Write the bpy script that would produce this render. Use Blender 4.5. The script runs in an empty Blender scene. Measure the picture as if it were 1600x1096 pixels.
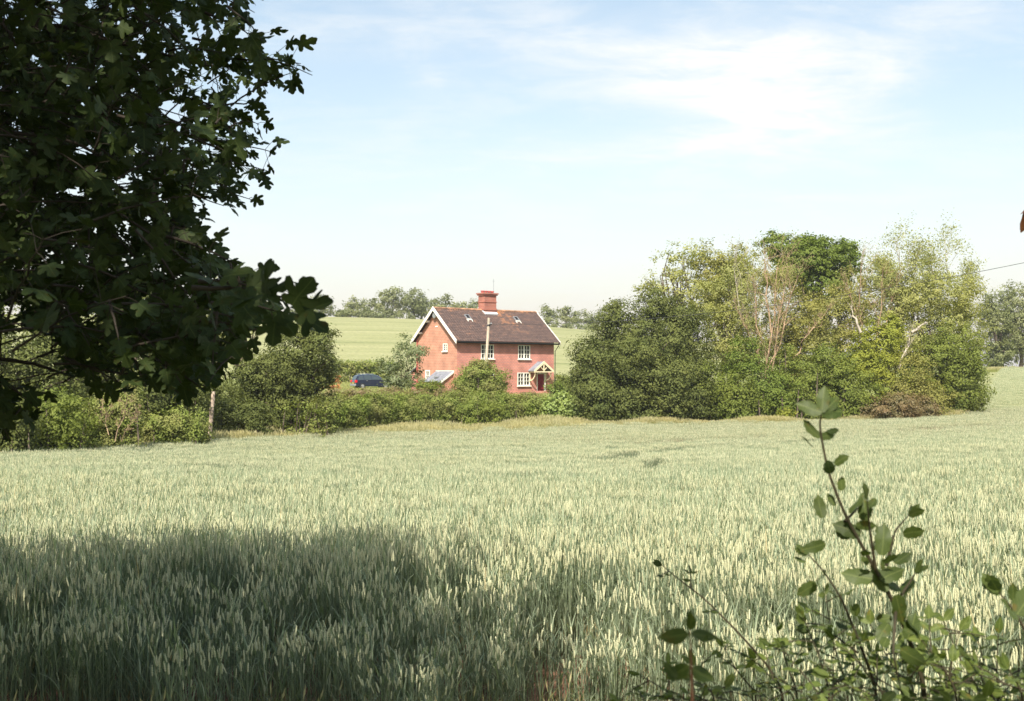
import bpy, math, random
import numpy as np
from mathutils import Vector, Matrix

R = math.radians
F = 1778.0                      # focal length in pixels of the 1600 px wide photograph
EYE = 2.0
PITCH = math.atan(32 / F)
sc = bpy.context.scene
col = sc.collection

# ------------------------------------------------------------------ camera
cam_d = bpy.data.cameras.new("camera")
cam_d.sensor_width = 36.0
cam_d.lens = F * 36.0 / 1600
cam_d.clip_start = 0.05
cam_d.clip_end = 6000
cam_d.dof.use_dof = True
cam_d.dof.focus_distance = 45.0
cam_d.dof.aperture_fstop = 13.0
cam = bpy.data.objects.new("camera", cam_d)
col.objects.link(cam)
cam.location = (0, 0, EYE)
cam.rotation_euler = (R(90) + PITCH, 0, 0)
sc.camera = cam

# ------------------------------------------------------------------ light
SUN_EL, SUN_AZ = 48.0, 12.0     # azimuth: degrees to the left of straight behind the camera
sd = Vector((-math.sin(R(SUN_AZ)) * math.cos(R(SUN_EL)), -math.cos(R(SUN_AZ)) * math.cos(R(SUN_EL)), math.sin(R(SUN_EL))))
sun_d = bpy.data.lights.new("sun", 'SUN')
sun_d.energy = 4.6
sun_d.angle = R(0.5)
sun_d.color = (1.0, 0.94, 0.83)
sun = bpy.data.objects.new("sun", sun_d)
col.objects.link(sun)
sun.rotation_euler = (-sd).to_track_quat('-Z', 'Y').to_euler()

world = bpy.data.worlds.new("World")
sc.world = world
world.use_nodes = True
wn, wl = world.node_tree.nodes, world.node_tree.links
wn.clear()


def at(px, py, d):
    """point at ground distance d (along +Y) seen at pixel px,py of the 1600x1096 photograph"""
    xc, yc = (px - 800) / F, -(py - 548) / F
    yy = math.cos(PITCH) - yc * math.sin(PITCH)
    zz = math.sin(PITCH) + yc * math.cos(PITCH)
    return np.array([xc / yy * d, d, EYE + zz / yy * d])


def build_world():
    out = wn.new('ShaderNodeOutputWorld')
    bg = wn.new('ShaderNodeBackground')
    sky = wn.new('ShaderNodeTexSky')
    sky.sky_type = 'NISHITA'
    sky.sun_disc = False
    sky.sun_elevation = R(SUN_EL)
    sky.sun_rotation = math.atan2(sd.x, sd.y)
    sky.air_density = 1.0
    sky.dust_density = 1.6
    sky.ozone_density = 1.3
    tc = wn.new('ShaderNodeTexCoord')
    # flatten the direction on to a cloud plane
    sep = wn.new('ShaderNodeSeparateXYZ'); wl.new(tc.outputs['Generated'], sep.inputs[0])

    def m(op, a, b=None, clamp=False):
        n = wn.new('ShaderNodeMath'); n.operation = op; n.use_clamp = clamp
        for i, v in enumerate((a, b)):
            if v is None: continue
            if isinstance(v, (int, float)): n.inputs[i].default_value = v
            else: wl.new(v, n.inputs[i])
        return n.outputs[0]
    zc = m('ADD', m('MAXIMUM', sep.outputs[2], 0.0), 0.16)
    cx = wn.new('ShaderNodeCombineXYZ')
    wl.new(m('DIVIDE', sep.outputs[0], zc), cx.inputs[0]); wl.new(m('DIVIDE', sep.outputs[1], zc), cx.inputs[1])
    mp = wn.new('ShaderNodeMapping'); wl.new(cx.outputs[0], mp.inputs[0])
    mp.inputs['Rotation'].default_value = (0, 0, R(28)); mp.inputs['Scale'].default_value = (1.1, 1.5, 1)
    n1 = wn.new('ShaderNodeTexNoise'); n1.inputs['Scale'].default_value = 1.9; n1.inputs['Detail'].default_value = 9
    n1.inputs['Roughness'].default_value = 0.6; n1.inputs['Distortion'].default_value = 0.35
    wl.new(mp.outputs[0], n1.inputs['Vector'])
    n2 = wn.new('ShaderNodeTexNoise'); n2.inputs['Scale'].default_value = 7; n2.inputs['Detail'].default_value = 10; n2.inputs['Roughness'].default_value = 0.7; n2.inputs['Distortion'].default_value = 0.6
    mp2 = wn.new('ShaderNodeMapping'); wl.new(cx.outputs[0], mp2.inputs[0]); mp2.inputs['Rotation'].default_value = (0, 0, R(-25)); mp2.inputs['Scale'].default_value = (0.6, 1.3, 1); wl.new(mp2.outputs[0], n2.inputs['Vector'])
    noise = m('ADD', m('MULTIPLY', n1.outputs[0], .62), m('MULTIPLY', n2.outputs[0], .38))
    # banks of thin cloud in fixed directions of the sky
    total = None
    for (px, py, rx, ry, amp, tilt) in [(1190, 150, 150, 125, 1.35, 20), (930, 80, 230, 60, .85, 10), (1010, 235, 260, 45, .45, -8), (540, 65, 120, 30, .7, 0),
                                  (665, 140, 60, 28, .6, -30), (1400, 100, 120, 40, .5, -30), (1360, 195, 90, 25, .4, 0), (860, 235, 80, 22, .35, 20),
                                  (1500, 20, 200, 30, .35, -10), (640, 260, 170, 30, .25, 0)]:
        c = at(px, py, 1) - np.array([0, 0, EYE]); c = c / np.linalg.norm(c)
        dx = m('SUBTRACT', sep.outputs[0], float(c[0])); dz = m('SUBTRACT', sep.outputs[2], float(c[2]))
        ct, st = math.cos(R(tilt)), math.sin(R(tilt))
        a = m('DIVIDE', m('ADD', m('MULTIPLY', dx, ct), m('MULTIPLY', dz, -st)), rx / F)
        b = m('DIVIDE', m('ADD', m('MULTIPLY', dx, st), m('MULTIPLY', dz, ct)), ry / F)
        g = m('POWER', 2.718, m('MULTIPLY', m('ADD', m('MULTIPLY', a, a), m('MULTIPLY', b, b)), -1.0))
        front = m('GREATER_THAN', sep.outputs[1], 0.0)
        g = m('MULTIPLY', m('MULTIPLY', g, amp), front)
        total = g if total is None else m('ADD', total, g)
    nn = m('MULTIPLY', m('SUBTRACT', noise, 0.34), 2.9, True)
    cloud = m('ADD', m('MULTIPLY', total, nn), m('MULTIPLY', m('SUBTRACT', noise, 0.47), 1.9, True), True)
    # milky air low down
    low = m('POWER', 2.718, m('MULTIPLY', m('MAXIMUM', sep.outputs[2], 0.0), -6.5))
    hz = wn.new('ShaderNodeMix'); hz.data_type = 'RGBA'
    wl.new(m('MULTIPLY', low, 0.93), hz.inputs[0]); wl.new(sky.outputs[0], hz.inputs[6])
    hz.inputs[7].default_value = SKY_LOW
    gain = wn.new('ShaderNodeMix'); gain.data_type = 'RGBA'; gain.blend_type = 'MULTIPLY'; gain.inputs[0].default_value = 1
    gain.inputs[7].default_value = SKY_TINT
    wl.new(sky.outputs[0], gain.inputs[6]); wl.new(gain.outputs[2], hz.inputs[6])
    cm = wn.new('ShaderNodeMix'); cm.data_type = 'RGBA'
    wl.new(cloud, cm.inputs[0]); wl.new(hz.outputs[2], cm.inputs[6]); cm.inputs[7].default_value = SKY_CLOUD
    wl.new(cm.outputs[2], bg.inputs[0]); bg.inputs[1].default_value = SKY_STR
    wl.new(bg.outputs[0], out.inputs[0])


SKY_STR = 0.13
SKY_LOW = (4.3, 3.62, 3.42, 1)
SKY_CLOUD = (4.5, 4.55, 4.5, 1)
SKY_TINT = (1.1, 1.08, .92, 1)
build_world()
vs = sc.view_settings
vs.view_transform = 'Standard'; vs.look = 'None'; vs.gamma = 1; vs.use_curve_mapping = False
vs.exposure = 0.85
sc.cycles.max_bounces = 8
sc.cycles.transparent_max_bounces = 8
sc.cycles.use_denoising = True

# ------------------------------------------------------------------ materials
def mat(name):
    m = bpy.data.materials.new(name); m.use_nodes = True
    return m, m.node_tree.nodes, m.node_tree.links, m.node_tree.nodes['Principled BSDF']


def plain(name, c, rough=0.6, metal=0.0, var=0.12, scale=6.0, spec=0.3):
    m, n, l, b = mat(name)
    t = n.new('ShaderNodeTexCoord'); q = n.new('ShaderNodeTexNoise'); q.inputs['Scale'].default_value = scale; q.inputs['Detail'].default_value = 6
    l.new(t.outputs['Object'], q.inputs['Vector'])
    r = n.new('ShaderNodeValToRGB')
    r.color_ramp.elements[0].position = 0.3; r.color_ramp.elements[1].position = 0.7
    r.color_ramp.elements[0].color = tuple(x * (1 - var) for x in c) + (1,)
    r.color_ramp.elements[1].color = tuple(min(1, x * (1 + var)) for x in c) + (1,)
    l.new(q.outputs[0], r.inputs[0]); l.new(r.outputs[0], b.inputs['Base Color'])
    b.inputs['Roughness'].default_value = rough; b.inputs['Metallic'].default_value = metal
    b.inputs['Specular IOR Level'].default_value = spec
    return m


def foliage(name, ca, cb, trans=0.3, rough=0.5, spec=0.35, patch=0.5, cc=None, under=None, veins=False):
    """leaf material: colour runs from ca to cb by the per-leaf attribute 'v'; cc shows in patches"""
    m, n, l, b = mat(name)
    a = n.new('ShaderNodeAttribute'); a.attribute_name = 'v'
    r = n.new('ShaderNodeMix'); r.data_type = 'RGBA'
    l.new(a.outputs['Fac'], r.inputs[0]); r.inputs[6].default_value = (*ca, 1); r.inputs[7].default_value = (*cb, 1)
    g = n.new('ShaderNodeNewGeometry')
    q = n.new('ShaderNodeTexNoise'); q.inputs['Scale'].default_value = patch; q.inputs['Detail'].default_value = 3
    l.new(g.outputs['Position'], q.inputs['Vector'])
    mr = n.new('ShaderNodeMapRange'); mr.inputs[1].default_value = 0.35; mr.inputs[2].default_value = 0.65; mr.inputs[3].default_value = 0.0; mr.inputs[4].default_value = 1
    l.new(q.outputs[0], mr.inputs[0])
    k = n.new('ShaderNodeMix'); k.data_type = 'RGBA'; l.new(mr.outputs[0], k.inputs[0]); l.new(r.outputs[2], k.inputs[6])
    if cc is None:
        cc = tuple((x + y) * 0.5 * f for x, y, f in zip(ca, cb, (1.25, 1.12, 0.9)))
    k2 = n.new('ShaderNodeMix'); k2.data_type = 'RGBA'; k2.inputs[0].default_value = 0.5
    l.new(r.outputs[2], k2.inputs[6]); k2.inputs[7].default_value = (*cc, 1)
    l.new(k2.outputs[2], k.inputs[7])
    cout = k.outputs[2]
    if under:
        u = n.new('ShaderNodeMix'); u.data_type = 'RGBA'; l.new(g.outputs['Backfacing'], u.inputs[0]); l.new(cout, u.inputs[6]); u.inputs[7].default_value = (*under, 1)
        cout = u.outputs[2]
    if veins:                                                # midrib, side veins and blemishes on the near leaves
        def mth(op, a, b_=None, cl=False):
            q_ = n.new('ShaderNodeMath'); q_.operation = op; q_.use_clamp = cl
            for i_, v_ in enumerate((a, b_)):
                if v_ is None: continue
                if isinstance(v_, (int, float)): q_.inputs[i_].default_value = v_
                else: l.new(v_, q_.inputs[i_])
            return q_.outputs[0]
        lx = n.new('ShaderNodeAttribute'); lx.attribute_name = 'lx'; ly = n.new('ShaderNodeAttribute'); ly.attribute_name = 'ly'
        ax = mth('ABSOLUTE', lx.outputs['Fac'])
        rib = mth('SUBTRACT', 1.0, mth('MULTIPLY', ax, 45.0), True)
        sv = mth('PINGPONG', mth('SUBTRACT', ly.outputs['Fac'], mth('MULTIPLY', ax, 1.1)), .07)
        side = mth('SUBTRACT', 1.0, mth('MULTIPLY', sv, 110.0), True)
        vv = mth('MAXIMUM', rib, mth('MULTIPLY', side, .55))
        vm = n.new('ShaderNodeMix'); vm.data_type = 'RGBA'; l.new(mth('MULTIPLY', vv, .6), vm.inputs[0]); l.new(cout, vm.inputs[6]); vm.inputs[7].default_value = (cb[0] * 2.6, cb[1] * 2.2, cb[2] * 2.6, 1)
        qb = n.new('ShaderNodeTexNoise'); qb.inputs['Scale'].default_value = 60; qb.inputs['Detail'].default_value = 4; l.new(g.outputs['Position'], qb.inputs['Vector'])
        bl = mth('MULTIPLY', mth('SUBTRACT', qb.outputs[0], .60), 7.0, True)
        vb = n.new('ShaderNodeMix'); vb.data_type = 'RGBA'; l.new(mth('MULTIPLY', bl, .75), vb.inputs[0]); l.new(vm.outputs[2], vb.inputs[6]); vb.inputs[7].default_value = (cb[0] * 1.5, cb[1] * .8, cb[2] * .6, 1)
        cout = vb.outputs[2]
    l.new(cout, b.inputs['Base Color'])
    b.inputs['Roughness'].default_value = rough; b.inputs['Specular IOR Level'].default_value = spec
    t = n.new('ShaderNodeBsdfTranslucent')
    tg = n.new('ShaderNodeMix'); tg.data_type = 'RGBA'; tg.blend_type = 'MULTIPLY'; tg.inputs[0].default_value = 1
    l.new(cout, tg.inputs[6]); tg.inputs[7].default_value = (1.5, 1.6, 0.7, 1); l.new(tg.outputs[2], t.inputs[0])
    mx = n.new('ShaderNodeMixShader'); mx.inputs[0].default_value = trans
    l.new(b.outputs[0], mx.inputs[1]); l.new(t.outputs[0], mx.inputs[2])
    l.new(mx.outputs[0], n['Material Output'].inputs[0])
    return m


# ------------------------------------------------------------------ object helpers
def tag(o, label=None, cat=None, group=None, kind=None):
    if label: o['label'] = label
    if cat: o['category'] = cat
    if group: o['group'] = group
    if kind: o['kind'] = kind
    return o


def empty(name, loc, rz=0.0):
    o = bpy.data.objects.new(name, None); col.objects.link(o)
    o.location = loc; o.rotation_euler = (0, 0, rz); o.empty_display_size = 0.3
    return o


def np_mesh(name, V, faces, mats, v=None, midx=None, smooth=False):
    """V (N,3); faces: list of (M,k) int arrays; v: per-vertex float attribute"""
    me = bpy.data.meshes.new(name)
    V = np.asarray(V, dtype=np.float32)
    faces = [np.asarray(f, dtype=np.int32) for f in faces if len(f)]
    me.vertices.add(len(V)); me.vertices.foreach_set('co', V.ravel())
    nl = sum(f.size for f in faces); npol = sum(len(f) for f in faces)
    me.loops.add(nl); me.polygons.add(npol)
    me.loops.foreach_set('vertex_index', np.concatenate([f.ravel() for f in faces]))
    tot = np.concatenate([np.full(len(f), f.shape[1], np.int32) for f in faces])
    st = np.concatenate([[0], np.cumsum(tot)[:-1]]).astype(np.int32)
    me.polygons.foreach_set('loop_start', st); me.polygons.foreach_set('loop_total', tot)
    if midx is not None: me.polygons.foreach_set('material_index', np.asarray(midx, np.int32))
    if smooth: me.polygons.foreach_set('use_smooth', np.ones(npol, bool))
    for m_ in (mats if isinstance(mats, (list, tuple)) else [mats]): me.materials.append(m_)
    if v is not None:
        a = me.attributes.new('v', 'FLOAT', 'POINT'); a.data.foreach_set('value', np.asarray(v, np.float32))
    me.update(calc_edges=True); me.validate()
    return me


def link(name, me, parent=None, loc=(0, 0, 0)):
    o = bpy.data.objects.new(name, me); col.objects.link(o)
    o.location = loc
    if parent: o.parent = parent
    return o


class MB:
    """collects plain shapes in one mesh, with uv in metres"""
    def __init__(s): s.v = []; s.f = []; s.uv = []

    def quad(s, a, b, c, d):
        i = len(s.v); s.v += [tuple(a), tuple(b), tuple(c), tuple(d)]; s.f.append((i, i + 1, i + 2, i + 3))

    def poly(s, pts):
        i = len(s.v); s.v += [tuple(p) for p in pts]; s.f.append(tuple(range(i, i + len(pts))))

    def box(s, x0, x1, y0, y1, z0, z1):
        i = len(s.v)
        s.v += [(x0, y0, z0), (x1, y0, z0), (x1, y1, z0), (x0, y1, z0), (x0, y0, z1), (x1, y0, z1), (x1, y1, z1), (x0, y1, z1)]
        s.f += [(i, i + 3, i + 2, i + 1), (i + 4, i + 5, i + 6, i + 7), (i, i + 1, i + 5, i + 4), (i + 1, i + 2, i + 6, i + 5), (i + 2, i + 3, i + 7, i + 6), (i + 3, i, i + 4, i + 7)]

    def prism(s, pts, off):
        """closed prism: polygon pts swept by vector off"""
        n = len(pts); i = len(s.v); o = Vector(off)
        s.v += [tuple(p) for p in pts] + [tuple(Vector(p) + o) for p in pts]
        s.f.append(tuple(i + k for k in range(n))[::-1]); s.f.append(tuple(i + n + k for k in range(n)))
        for k in range(n):
            k2 = (k + 1) % n
            s.f.append((i + k, i + k2, i + n + k2, i + n + k))

    def bar(s, a, b, w, h, up=(0, 0, 1)):
        a, b = Vector(a), Vector(b); d = (b - a).normalized(); sd_ = d.cross(Vector(up)).normalized(); u = sd_.cross(d)
        p = [a + sd_ * w / 2 + u * h / 2, a - sd_ * w / 2 + u * h / 2, a - sd_ * w / 2 - u * h / 2, a + sd_ * w / 2 - u * h / 2]
        s.prism(p, b - a)

    def tube(s, pts, rad, n=8, caps=True):
        pts = [Vector(p) for p in pts]; i0 = len(s.v)
        rad = rad if isinstance(rad, (list, tuple)) else [rad] * len(pts)
        for k, p in enumerate(pts):
            d = (pts[min(k + 1, len(pts) - 1)] - pts[max(k - 1, 0)]).normalized()
            a = d.cross(Vector((0, 0, 1)) if abs(d.z) < .9 else Vector((1, 0, 0))).normalized(); b = d.cross(a)
            for j in range(n):
                t = 2 * math.pi * j / n
                s.v.append(tuple(p + (a * math.cos(t) + b * math.sin(t)) * rad[k]))
        for k in range(len(pts) - 1):
            for j in range(n):
                a = i0 + k * n + j; b = i0 + k * n + (j + 1) % n
                s.f.append((a, b, b + n, a + n))
        if caps:
            s.f.append(tuple(i0 + j for j in range(n))[::-1]); s.f.append(tuple(i0 + (len(pts) - 1) * n + j for j in range(n)))

    def build(s, name, m_, parent=None, loc=(0, 0, 0), smooth=False, bevel=0.0):
        me = bpy.data.meshes.new(name); me.from_pydata(s.v, [], s.f)
        me.materials.append(m_)
        uv = me.uv_layers.new(name='UVMap')
        me.update()
        for p in me.polygons:
            nrm = p.normal
            for li in p.loop_indices:
                c = me.vertices[me.loops[li].vertex_index].co
                if abs(nrm.z) > .8: q = (c.x, c.y)
                elif abs(nrm.x) > abs(nrm.y): q = (c.y, c.z)
                else: q = (c.x, c.z)
                uv.data[li].uv = q
            p.use_smooth = smooth
        o = link(name, me, parent, loc)
        if bevel:
            b = o.modifiers.new('bevel', 'BEVEL'); b.width = bevel; b.segments = 2
        return o


# ------------------------------------------------------------------ terrain
DG = np.array([0, 8, 12.6, 20, 26, 34, 50, 62, 78, 86, 92, 98, 105, 125, 140, 150, 200, 260, 345, 380, 600], float)
COLS = {
    #        0  8  12.6  20    26    34    50    62    78     86    92    98   105   125  140  150  200  260  345  380  600
    -400: [0, 0, -.36, -.70, -1.1, -1.5, -2.0, -1.8, -1.5, -1.3, -1.1, -.9, -.6, 0., .5, 1.2, 5.5, 11., 19., 19.5, 14],
    0:    [0, 0, -.36, -.70, -1.15, -1.65, -2.2, -2.0, -1.7, -1.5, -1.3, -1., -.7, 0., .5, 1.2, 5.5, 11., 19.2, 19.6, 14],
    350:  [0, 0, -.36, -.70, -1.15, -1.7, -2.3, -2.43, -2.2, -1.9, -1.4, -1., -.5, 0., .5, 1.2, 5.5, 11., 19.2, 19.6, 14],
    700:  [0, 0, -.36, -.70, -1.15, -1.7, -2.35, -2.6, -2.84, -2.5, -1.6, -.9, -.35, 0., .4, 1.0, 5.0, 10.2, 17.7, 18.2, 13],
    950:  [0, 0, -.36, -.70, -1.12, -1.6, -2.3, -2.6, -2.80, -2.77, -2.2, -1.2, -.6, 0., .3, .7, 3.8, 8.0, 14.3, 14.8, 10],
    1250: [0, 0, -.34, -.62, -1.0, -1.45, -2.1, -2.4, -2.68, -2.70, -2.68, -2.3, -1.8, -.7, 0., .4, 2.4, 4.5, 7.0, 7.5, 6],
    1480: [0, 0, -.32, -.56, -.85, -1.25, -1.85, -2.15, -2.45, -2.5, -2.5, -2.45, -2.1, -.9, -.2, .3, 2.0, 2.8, 3.5, 4, 3],
    1600: [0, 0, -.3, -.5, -.75, -1.1, -1.6, -1.85, -2.05, -2.05, -2.03, -1.9, -1.65, -.8, -.15, .35, 2.15, 2.6, 3, 3, 2],
    2000: [0, 0, -.25, -.4, -.6, -.8, -1.1, -1.2, -1.25, -1.25, -1.2, -1.1, -.9, -.3, .2, .6, 2.3, 2.8, 3, 3, 2]}
_us = np.array([(k - 800) / F for k in COLS]); _tab = np.array(list(COLS.values()))
_dg = np.arange(0, 601, 1.0); _ug = np.linspace(_us[0], _us[-1], 61)
_t = np.array([np.interp(_dg, DG, r) for r in _tab])
_T = np.array([np.interp(_ug, _us, _t[:, j]) for j in range(len(_dg))])          # d x u
for w_, ax in ((3, 0), (3, 0), (5, 1), (5, 1)):
    k_ = np.ones(w_) / w_
    pad = [(0, 0), (0, 0)]; pad[ax] = (w_ // 2, w_ // 2)
    P_ = np.pad(_T, pad, mode='edge')
    _T = np.apply_along_axis(lambda a: np.convolve(a, k_, 'valid'), ax, P_)


def H(x, y):
    x = np.asarray(x, float); y = np.asarray(y, float)
    d = np.clip(y, 0, 599.0); u = np.clip(x / np.maximum(y, 6.0), _ug[0], _ug[-1] - 1e-6)
    fu = (u - _ug[0]) / (_ug[1] - _ug[0]); iu = np.clip(fu.astype(int), 0, len(_ug) - 2); tu = fu - iu
    i = np.clip(d.astype(int), 0, 599); t = d - i
    a = _T[i, iu] * (1 - tu) + _T[i, iu + 1] * tu
    b = _T[i + 1, iu] * (1 - tu) + _T[i + 1, iu + 1] * tu
    return a * (1 - t) + b * t


EDGE_PX = np.array([-400, 0, 350, 700, 950, 1250, 1480, 1530, 1552, 1570, 3000]); EDGE_D = np.array([40, 45, 62, 78, 86, 90, 94, 101, 130, 192, 192.])


def edge_d(x, y):
    """distance at which the near wheat ends, for the direction of (x, y)"""
    return np.interp(np.asarray(x) / np.maximum(np.asarray(y), 1.0) * F + 800, EDGE_PX, EDGE_D)


def build_ground():
    ys = np.concatenate([np.arange(-40, 0, 4), np.arange(0, 12, .5), np.arange(12, 60, 1.5), np.arange(60, 160, 2.5), np.arange(160, 420, 6), np.geomspace(420, 3000, 22)])
    xh = np.concatenate([np.arange(0, 8, .6), np.arange(8, 60, 2), np.arange(60, 240, 6), np.geomspace(240, 2500, 18)])
    xs = np.concatenate([-xh[:0:-1], xh])
    X, Y = np.meshgrid(xs, ys)
    Z = H(X, Y)
    rs = np.random.RandomState(3)
    near = np.exp(-np.maximum(Y, 0) / 12)
    Z = Z + rs.uniform(-.025, .025, Z.shape) * near
    ny, nx = X.shape
    V = np.stack([X, Y, Z], -1).reshape(-1, 3)
    i = np.arange(ny - 1)[:, None] * nx + np.arange(nx - 1)[None]
    Fq = np.stack([i, i + 1, i + nx + 1, i + nx], -1).reshape(-1, 4)
    e = edge_d(X, Y)
    crop = np.where((Y > 5.2) & (Y < e), 0.0, 1.0)                 # 0: soil under the wheat, 1: grass
    zone = crop.copy()
    far = (Y > 146) & (X / np.maximum(Y, 1) < .2)
    zone[far] = 2.0
    far2 = (Y > 100) & (X / np.maximum(Y, 1) >= .405); zone[far2 & (Y < 192)] = 2.0
    m, n, l, b = mat("field_and_soil")
    a = n.new('ShaderNodeAttribute'); a.attribute_name = 'v'
    g = n.new('ShaderNodeNewGeometry')

    def noise(scale, detail=5, vec=None):
        q = n.new('ShaderNodeTexNoise'); q.inputs['Scale'].default_value = scale; q.inputs['Detail'].default_value = detail
        l.new(vec or g.outputs['Position'], q.inputs['Vector']); return q.outputs[0]

    def ramp(f, c0, c1, p0=.35, p1=.65):
        r = n.new('ShaderNodeValToRGB'); r.color_ramp.elements[0].position = p0; r.color_ramp.elements[1].position = p1
        r.color_ramp.elements[0].color = (*c0, 1); r.color_ramp.elements[1].color = (*c1, 1); l.new(f, r.inputs[0]); return r.outputs[0]
    soil = ramp(noise(9), (.085, .045, .028), (.22, .125, .08))
    grass = ramp(noise(.8, 8), (.15, .19, .055), (.27, .27, .10))
    mp = n.new('ShaderNodeMapping'); mp.inputs['Scale'].default_value = (.03, .16, .03); mp.inputs['Rotation'].default_value = (0, 0, R(4)); l.new(g.outputs['Position'], mp.inputs[0])
    c1 = ramp(noise(1.0, 7, mp.outputs[0]), (.245, .255, .115), (.33, .32, .165), .3, .72)
    c2 = ramp(noise(1.6, 6), (.72, .74, .72), (1.05, 1.05, 1.05), .3, .6)
    cm = n.new('ShaderNodeMix'); cm.data_type = 'RGBA'; cm.blend_type = 'MULTIPLY'; cm.inputs[0].default_value = 1
    l.new(c1, cm.inputs[6]); l.new(c2, cm.inputs[7])
    # tramlines: pairs of wheel tracks running across the far hill
    mt = n.new('ShaderNodeMapping'); mt.inputs['Rotation'].default_value = (0, 0, R(-7)); l.new(g.outputs['Position'], mt.inputs[0])
    sp = n.new('ShaderNodeSeparateXYZ'); l.new(mt.outputs[0], sp.inputs[0])
    md = n.new('ShaderNodeMath'); md.operation = 'PINGPONG'; md.inputs[1].default_value = 23; l.new(sp.outputs[1], md.inputs[0])
    tr = ramp(md.outputs[0], (.62, .67, .6), (1, 1, 1), .03, .07)
    mdv = n.new('ShaderNodeMath'); mdv.operation = 'DIVIDE'; mdv.inputs[1].default_value = 14; l.new(md.outputs[0], mdv.inputs[0])
    l.new(mdv.outputs[0], tr.node.inputs[0])
    cm2 = n.new('ShaderNodeMix'); cm2.data_type = 'RGBA'; cm2.blend_type = 'MULTIPLY'; cm2.inputs[0].default_value = 1
    l.new(cm.outputs[2], cm2.inputs[6]); l.new(tr, cm2.inputs[7])
    x1 = n.new('ShaderNodeMix'); x1.data_type = 'RGBA'; x1.clamp_factor = True
    l.new(a.outputs['Fac'], x1.inputs[0]); l.new(soil, x1.inputs[6]); l.new(grass, x1.inputs[7])
    s1 = n.new('ShaderNodeMath'); s1.operation = 'SUBTRACT'; s1.use_clamp = True; s1.inputs[1].default_value = 1; l.new(a.outputs['Fac'], s1.inputs[0])
    x2 = n.new('ShaderNodeMix'); x2.data_type = 'RGBA'
    l.new(s1.outputs[0], x2.inputs[0]); l.new(x1.outputs[2], x2.inputs[6]); l.new(cm2.outputs[2], x2.inputs[7])
    l.new(x2.outputs[2], b.inputs['Base Color']); b.inputs['Roughness'].default_value = .95; b.inputs['Specular IOR Level'].default_value = .1
    bp = n.new('ShaderNodeBump'); bp.inputs['Strength'].default_value = .5; bp.inputs['Distance'].default_value = .12
    l.new(noise(7, 8), bp.inputs['Height']); l.new(bp.outputs[0], b.inputs['Normal'])
    o = link('ground', np_mesh('ground', V, [Fq], m, v=zone.ravel(), smooth=True))
    tag(o, kind='structure')


build_ground()

# ------------------------------------------------------------------ instanced stuff (wheat, verge grass)
def rotm(rng, n):
    """n random rotation matrices"""
    q = rng.normal(size=(n, 4)); q /= np.linalg.norm(q, axis=1, keepdims=True)
    w, x, y, z = q.T
    return np.stack([np.stack([1 - 2 * (y * y + z * z), 2 * (x * y - z * w), 2 * (x * z + y * w)], -1),
                     np.stack([2 * (x * y + z * w), 1 - 2 * (x * x + z * z), 2 * (y * z - x * w)], -1),
                     np.stack([2 * (x * z - y * w), 2 * (y * z + x * w), 1 - 2 * (x * x + y * y)], -1)], 1)


def scatter(name, label, cat, pts, rot, scl, idx, variants):
    """one object: a cloud of points that carries the clump meshes by geometry nodes"""
    cl = bpy.data.collections.new(name + '_clumps')
    for k, me in enumerate(variants):
        o = bpy.data.objects.new('%s_clump_%02d' % (name, k), me); cl.objects.link(o)
    me = bpy.data.meshes.new(name)
    me.vertices.add(len(pts)); me.vertices.foreach_set('co', np.asarray(pts, np.float32).ravel())
    for nm, arr, ty in (('rot', rot, 'FLOAT'), ('scl', scl, 'FLOAT'), ('idx', idx, 'INT')):
        a = me.attributes.new(nm, ty, 'POINT'); a.data.foreach_set('value', np.asarray(arr, np.float32 if ty == 'FLOAT' else np.int32))
    me.update()
    o = link(name, me)
    ng = bpy.data.node_groups.new(name + '_scatter', 'GeometryNodeTree')
    ng.interface.new_socket('Geometry', in_out='INPUT', socket_type='NodeSocketGeometry')
    ng.interface.new_socket('Geometry', in_out='OUTPUT', socket_type='NodeSocketGeometry')
    N, L = ng.nodes, ng.links
    gi, go = N.new('NodeGroupInput'), N.new('NodeGroupOutput')
    ci = N.new('GeometryNodeCollectionInfo'); ci.inputs['Collection'].default_value = cl
    ci.inputs['Separate Children'].default_value = True; ci.inputs['Reset Children'].default_value = True
    ip = N.new('GeometryNodeInstanceOnPoints'); ip.inputs['Pick Instance'].default_value = True

    def attr(nm, ty):
        a = N.new('GeometryNodeInputNamedAttribute'); a.data_type = ty; a.inputs['Name'].default_value = nm; return a.outputs[0]
    cx = N.new('ShaderNodeCombineXYZ'); L.new(attr('rot', 'FLOAT'), cx.inputs[2])
    cs = N.new('ShaderNodeCombineXYZ'); cs.inputs[0].default_value = 1; cs.inputs[1].default_value = 1; L.new(attr('scl', 'FLOAT'), cs.inputs[2])
    L.new(gi.outputs[0], ip.inputs['Points']); L.new(ci.outputs[0], ip.inputs['Instance'])
    L.new(attr('idx', 'INT'), ip.inputs['Instance Index']); L.new(cx.outputs[0], ip.inputs['Rotation']); L.new(cs.outputs[0], ip.inputs['Scale'])
    L.new(ip.outputs[0], go.inputs[0])
    md = o.modifiers.new('scatter', 'NODES'); md.node_group = ng
    tag(o, label, cat, kind='stuff')
    return o


M_EAR = foliage('wheat_ear', (.54, .55, .36), (.68, .66, .44), trans=.15, rough=.8, spec=.1, patch=.16, cc=(.56, .54, .32))
M_BLADE = foliage('wheat_blade', (.13, .185, .115), (.36, .40, .265), trans=.3, rough=.6, spec=.25, patch=.12, cc=(.31, .35, .22))
M_STRAW = foliage('dry_straw', (.26, .22, .12), (.40, .34, .2), trans=.2, rough=.8, spec=.1)


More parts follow.
